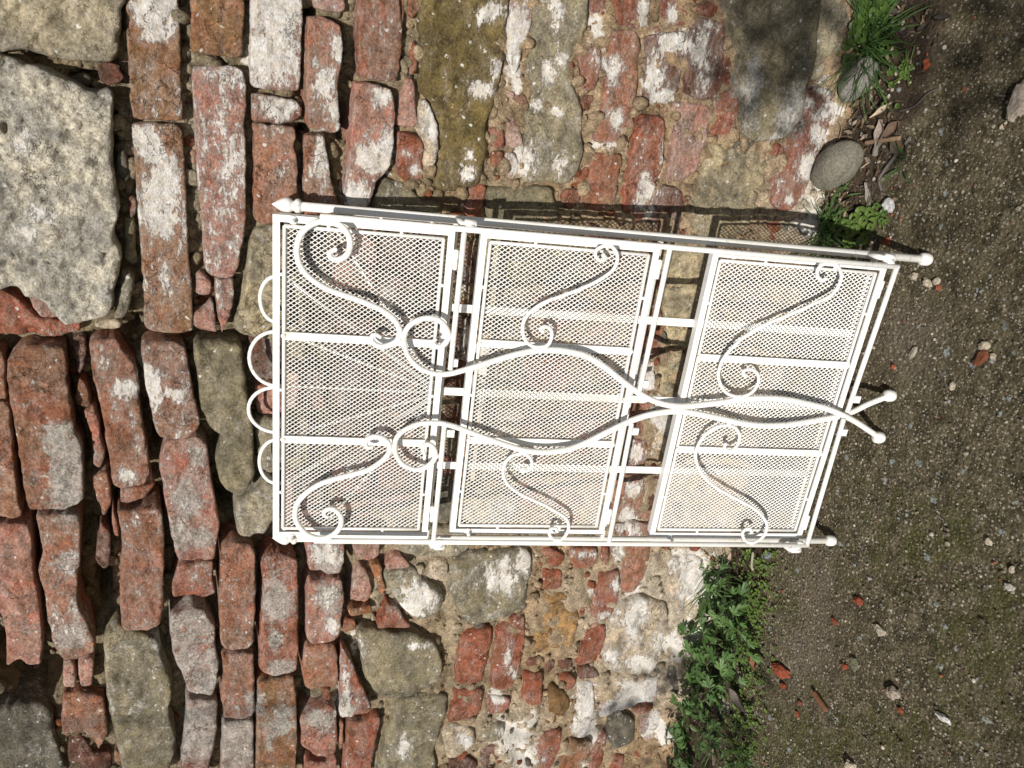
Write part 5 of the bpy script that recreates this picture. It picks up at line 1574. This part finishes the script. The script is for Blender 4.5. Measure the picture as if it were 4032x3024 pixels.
grass_tuft("tall bright grass tuft with arching blades in the wall's shaded corner", (3470, 170), 170, 0.055, 0.115, 0.030, 1)
grass_tuft("spiky dark grass tuft growing behind the long white post", (3270, 905), 110, 0.035, 0.075, 0.024, 2)
grass_tuft("thin grass wisps at the base of the leafy weeds below the stand", (2860, 2250), 46, 0.05, 0.11, 0.03, 3)
grass_tuft("sparse short grass blades beside the white quartz pebble", (3330, 775), 14, 0.03, 0.06, 0.02, 4)
grass_tuft("few grass blades by the rounded stone's lower side", (3560, 640), 8, 0.02, 0.05, 0.012, 5)
grass_tuft("low grass at the very bottom edge under the weeds", (2920, 2990), 60, 0.03, 0.07, 0.04, 6)


def round_leaf(mb, c, nrm, r, az):
    nrm = np.array(nrm, float)
    nrm /= np.linalg.norm(nrm)
    u = np.cross(nrm, [math.cos(az), math.sin(az), 0.3])
    u /= np.linalg.norm(u)
    v_ = np.cross(nrm, u)
    V = [np.array(c) - nrm * r * 0.12]
    n = 7
    for k in range(n):
        a = 2 * math.pi * k / n
        q = 1.25 if k == 0 else 1.0
        V.append(np.array(c) + u * r * q * math.cos(a) + v_ * r * 0.72 * math.sin(a) + nrm * r * 0.18)
    mb.add(V, [(0, 1 + k, 1 + (k + 1) % n) for k in range(n)])


def chickweed(label, px, n, rx, ry, hmax, seed, r0=0.0028, r1=0.0052, kind=None, name="chickweed"):
    r = random.Random(seed)
    p = ground_pt(*px)
    m = MB()
    for k in range(n):
        x = p[0] + r.gauss(0, rx)
        y = min(p[1] + r.gauss(0, ry), -0.004)
        h = gz(x, y) + r.uniform(0.002, hmax)
        az = r.uniform(0, 6.28)
        rad = r.uniform(r0, r1)
        for q in (0, math.pi / 2, math.pi, 3 * math.pi / 2)[:r.choice([2, 4, 4])]:
            d = np.array([math.cos(az + q), math.sin(az + q), 0])
            round_leaf(m, np.array([x, y, h]) + d * rad * 1.15, np.array([0, -0.3, 1]) - d * r.uniform(-0.1, 0.6), rad, az + q)
    if kind:
        return tag(m.build(name, M_CHICK, None), kind="stuff")
    e = empty(name, p)
    tag(e, label, "weed")
    o = m.build("foliage", M_CHICK, e)
    o["kind"] = "stuff"
    s_ = MB()
    for k in range(16):
        x, y = p[0] + r.gauss(0, rx), min(p[1] + r.gauss(0, ry), -0.006)
        s_.tube(np.array([p + np.array([0, 0, 0.002]), (p + np.array([x, y, p[2]])) / 2 + np.array([0, 0, hmax * 0.5]), np.array([x, y, gz(x, y) + hmax * 0.6])]), 0.0006, 5)
    s_.build("stems", M_CHICK, e)["kind"] = "stuff"


chickweed("bright round-leaved chickweed clump behind the tall grass", (3500, 60), 70, 0.028, 0.020, 0.045, 11, 0.0038, 0.0062)
chickweed("small chickweed clump in front of the spiky grass behind the post", (3400, 905), 34, 0.020, 0.014, 0.022, 12, 0.0034, 0.0056)
chickweed("tiny chickweed sprigs scattered beside the tall grass", (3585, 290), 20, 0.022, 0.012, 0.012, 13, 0.0018, 0.003)
chickweed("little chickweed sprig next to the white quartz pebble", (3480, 850), 12, 0.010, 0.010, 0.012, 14, 0.0022, 0.0036)
gc = MB()
rr_ = random.Random(21)
for k in range(480):
    t = rr_.random()
    cx = 3005 - 95 * t + rr_.gauss(0, 42)
    cy = 2160 + 880 * t
    p = ground_pt(cx, cy)
    if p[1] > -0.004:
        continue
    az = rr_.uniform(0, 6.28)
    rad = rr_.uniform(0.0014, 0.0034)
    for q in (0, math.pi / 2, math.pi, 3 * math.pi / 2)[:rr_.choice([2, 3, 4])]:
        d = np.array([math.cos(az + q), math.sin(az + q), 0])
        round_leaf(gc, p + np.array([0, 0, rr_.uniform(0.001, 0.012)]) + d * rad * 1.1, np.array([0, -0.3, 1]) - d * rr_.uniform(-0.1, 0.6), rad, az + q)
tag(gc.build("ground_cover", M_CHICK, None), kind="stuff")


def lobed_leaf_mesh(seed, W=1.0):
    """three-lobed, toothed leaf lying in the xy plane, stalk end at the origin, pointing along +x"""
    r = random.Random(seed)
    out = []
    lobes = [(-1.05, 0.62), (-0.5, 0.78), (0.0, 1.0), (0.5, 0.80), (1.05, 0.62)]
    for i, (a, L) in enumerate(lobes):
        L *= r.uniform(0.9, 1.1)
        for da, k in ((-0.24, 0.52), (-0.17, 0.86), (-0.07, 0.88), (0.0, 1.0), (0.07, 0.88), (0.17, 0.84), (0.25, 0.5)):
            out.append((L * k * math.cos(a + da), L * k * math.sin(a + da)))
    V = [(0, 0, 0)] + [(x, y, 0.10 * math.sin(5 * math.atan2(y, x + 0.01)) * 0.6 + 0.16 * (x * x + y * y) ** 0.5 - 0.30 * (x * x + y * y)) for x, y in out]
    n = len(out)
    F = [(0, 1 + k, 2 + k) for k in range(n - 1)]
    return mesh_np("leaf", np.array(V) * W, F)


LEAF_MESH = [lobed_leaf_mesh(k) for k in range(5)]
for lm_ in LEAF_MESH:
    lm_.materials.append(M_LEAF)


def leafy_weed(label, px, leaves, size, seed, hgt=0.05, group=None):
    r = random.Random(seed)
    p = ground_pt(*px)
    p[1] = min(p[1], -0.012)
    e = empty("leafy_weed", p)
    tag(e, label, "weed", group)
    st = MB()
    for k in range(leaves):
        a = r.uniform(0, 6.28)
        rad = r.uniform(0.006, 0.042)
        tip = p + np.array([rad * math.cos(a) * 1.2, rad * math.sin(a) * 0.8 - 0.006, r.uniform(0.4, 1.0) * hgt])
        tip[1] = min(tip[1], -0.006)
        st.tube(spline(np.array([p, (p + tip) / 2 + np.array([0, 0, 0.006]), tip]), 3), 0.0007, 5)
        o = bpy.data.objects.new("leaf", LEAF_MESH[r.randrange(5)])
        COL.objects.link(o)
        o.parent = e
        o.matrix_parent_inverse = Matrix.Translation(-e.location)
        az = a + r.gauss(0, 0.5)
        s_ = size * r.uniform(0.65, 1.15)
        o.matrix_basis = Matrix.Translation(Vector(tip)) @ Matrix.Rotation(az, 4, 'Z') @ Matrix.Rotation(r.uniform(-0.2, 0.65), 4, 'Y') @ Matrix.Rotation(r.gauss(0.35, 0.35), 4, 'X') @ Matrix.Scale(s_, 4)
    st.build("stem", M_LEAF, e)


WEEDS = [("leafy weed nearest the stand, against the white rubble", (2842, 2262), 8, 0.021), ("weed with outstretched leaves beside the slate chip", (2935, 2345), 10, 0.020),
         ("broad leafy weed in front of the pale rubble face", (2852, 2420), 11, 0.022), ("leafy weed overhanging the bare concrete strip, upper one", (2955, 2420), 9, 0.019),
         ("leafy weed drooping over the white mortar, middle of the row", (2800, 2490), 10, 0.023), ("dense weed right in the middle of the weed bed", (2890, 2530), 12, 0.021),
         ("weed leaning out towards the red brick shard", (2950, 2500), 8, 0.020), ("weed shading the dark stone at the wall foot", (2800, 2585), 11, 0.021),
         ("weed over the brown dead leaf", (2895, 2650), 10, 0.019), ("large dark weed beside the dark stone's lower end", (2785, 2695), 12, 0.020),
         ("weed rooted where wall meets soil below the dark stone", (2740, 2790), 11, 0.018), ("weed just above the curled grey dead leaf", (2850, 2715), 9, 0.018),
         ("weed crowding the curled dead leaf from below", (2850, 2840), 10, 0.017), ("small-leaved weed near the bottom edge by the wall", (2720, 2900), 12, 0.016),
         ("small-leaved weed near the bottom edge, out by the concrete", (2830, 2925), 10, 0.015), ("last weed cut by the bottom edge of the picture", (2740, 3000), 12, 0.016)]
for k, (lb, px, n, s_) in enumerate(WEEDS):
    leafy_weed(lb, px, int(n * 1.5), s_ * 1.3, 100 + k, 0.055, "leafy weeds along the wall foot")

# ------------------------------------------------------------------ the tree behind the viewer whose leaves dapple the wall
tree = empty("tree", (1.9, -4.6, 0))
tag(tree, "slender leafy tree standing behind the viewer, its branches shading the wall foot", "tree")
tm = MB()
trunk = spline(np.array([(1.9, -4.6, 0), (1.88, -4.55, 0.9), (1.8, -4.45, 1.9), (1.75, -4.4, 3.2), (1.7, -4.35, 4.4)]), 6)
tm.tube(trunk, np.linspace(0.085, 0.03, len(trunk)), 10)
tm.c = [(0.12, 0.10, 0.08)] * len(tm.v)
tm.build("trunk", M_WOOD, tree)
lf = MB()
br = MB()
tr_ = random.Random(77)


def toward_sun(wp, s):
    return np.array(wp) - np.array(SUN_DIR) * s


def leaf_cluster(c, rad, n, size=0.05):
    for k in range(n):
        p = np.array(c) + np.array([tr_.gauss(0, rad[0]), tr_.gauss(0, rad[1]), tr_.gauss(0, rad[2])])
        a, b, g_ = tr_.uniform(0, 6.28), tr_.gauss(0.4, 0.5), tr_.gauss(0, 0.5)
        L = size * tr_.uniform(0.7, 1.2)
        M = Matrix.Rotation(a, 3, 'Z') @ Matrix.Rotation(b, 3, 'Y') @ Matrix.Rotation(g_, 3, 'X')
        V = [p + np.array(M @ Vector(q)) * L for q in ((0, 0, 0), (0.35, 0.26, 0.05), (0.7, 0.2, 0.03), (1, 0, -0.08), (0.7, -0.2, 0.03), (0.35, -0.26, 0.05), (0.5, 0, -0.03))]
        lf.add(V, [(0, 6, 1), (1, 6, 2), (2, 6, 3), (3, 6, 4), (4, 6, 5), (5, 6, 0)])


def branch(a, b, r0, r1):
    a, b = np.array(a), np.array(b)
    mid = (a + b) / 2 + np.array([0, 0, 0.12])
    s_ = spline(np.array([a, mid, b]), 6)
    br.tube(s_, np.linspace(r0, r1, len(s_)), 8)
    br.c = [(0.12, 0.10, 0.08)] * len(br.v)


SHADE = [((3000, 40), 3.3, (0.085, 0.05, 0.06), 95), ((3050, 150), 3.3, (0.05, 0.05, 0.03), 40), ((2880, 300), 3.1, (0.03, 0.04, 0.035), 12), ((3180, 150), 3.1, (0.03, 0.04, 0.05), 30), ((3100, 330), 3.1, (0.025, 0.04, 0.02), 14),
         ((2480, 2790), 2.6, (0.016, 0.03, 0.045), 16), ((2580, 2690), 2.7, (0.03, 0.03, 0.016), 14), ((2330, 2890), 2.6, (0.014, 0.03, 0.022), 10), ((2590, 2990), 2.6, (0.05, 0.04, 0.02), 20), ((2680, 2630), 2.7, (0.03, 0.03, 0.02), 16),
         ((2830, 2600), 2.7, (0.05, 0.04, 0.02), 18), ((2800, 2850), 2.7, (0.06, 0.04, 0.02), 22)]
tips = []
for (px, s_, rad, n) in SHADE:
    c = toward_sun(on_wall([px], -0.01)[0], s_)
    leaf_cluster(c, rad, n, 0.045)
    tips.append(c)
for (px, s_, rad, n) in [((3850, 20), 3.2, (0.10, 0.06, 0.03), 60), ((3980, 130), 3.2, (0.08, 0.06, 0.02), 26)]:
    c = toward_sun(ground_pt(*px), s_)
    leaf_cluster(c, rad, n, 0.045)
    tips.append(c)
fork_r, fork_l = np.array([1.0, -3.4, 4.5]), np.array([-0.9, -3.0, 4.4])
branch(trunk[-2], fork_r, 0.03, 0.015)
branch(fork_r, fork_l, 0.015, 0.008)
for c in tips:
    f_ = fork_r if c[0] > -0.4 else fork_l
    branch(f_, c, 0.004, 0.0012)
for k in range(26):                                              # the rest of the crown
    c = np.array([tr_.gauss(1.9, 0.6), tr_.gauss(-4.9, 0.5), tr_.uniform(3.6, 4.9)])
    branch(trunk[-6], c, 0.012, 0.003)
    leaf_cluster(c, (0.22, 0.22, 0.16), 60, 0.06)
br.build("limbs", M_WOOD, tree)
lo = lf.build("crown", M_TREE, tree, False)
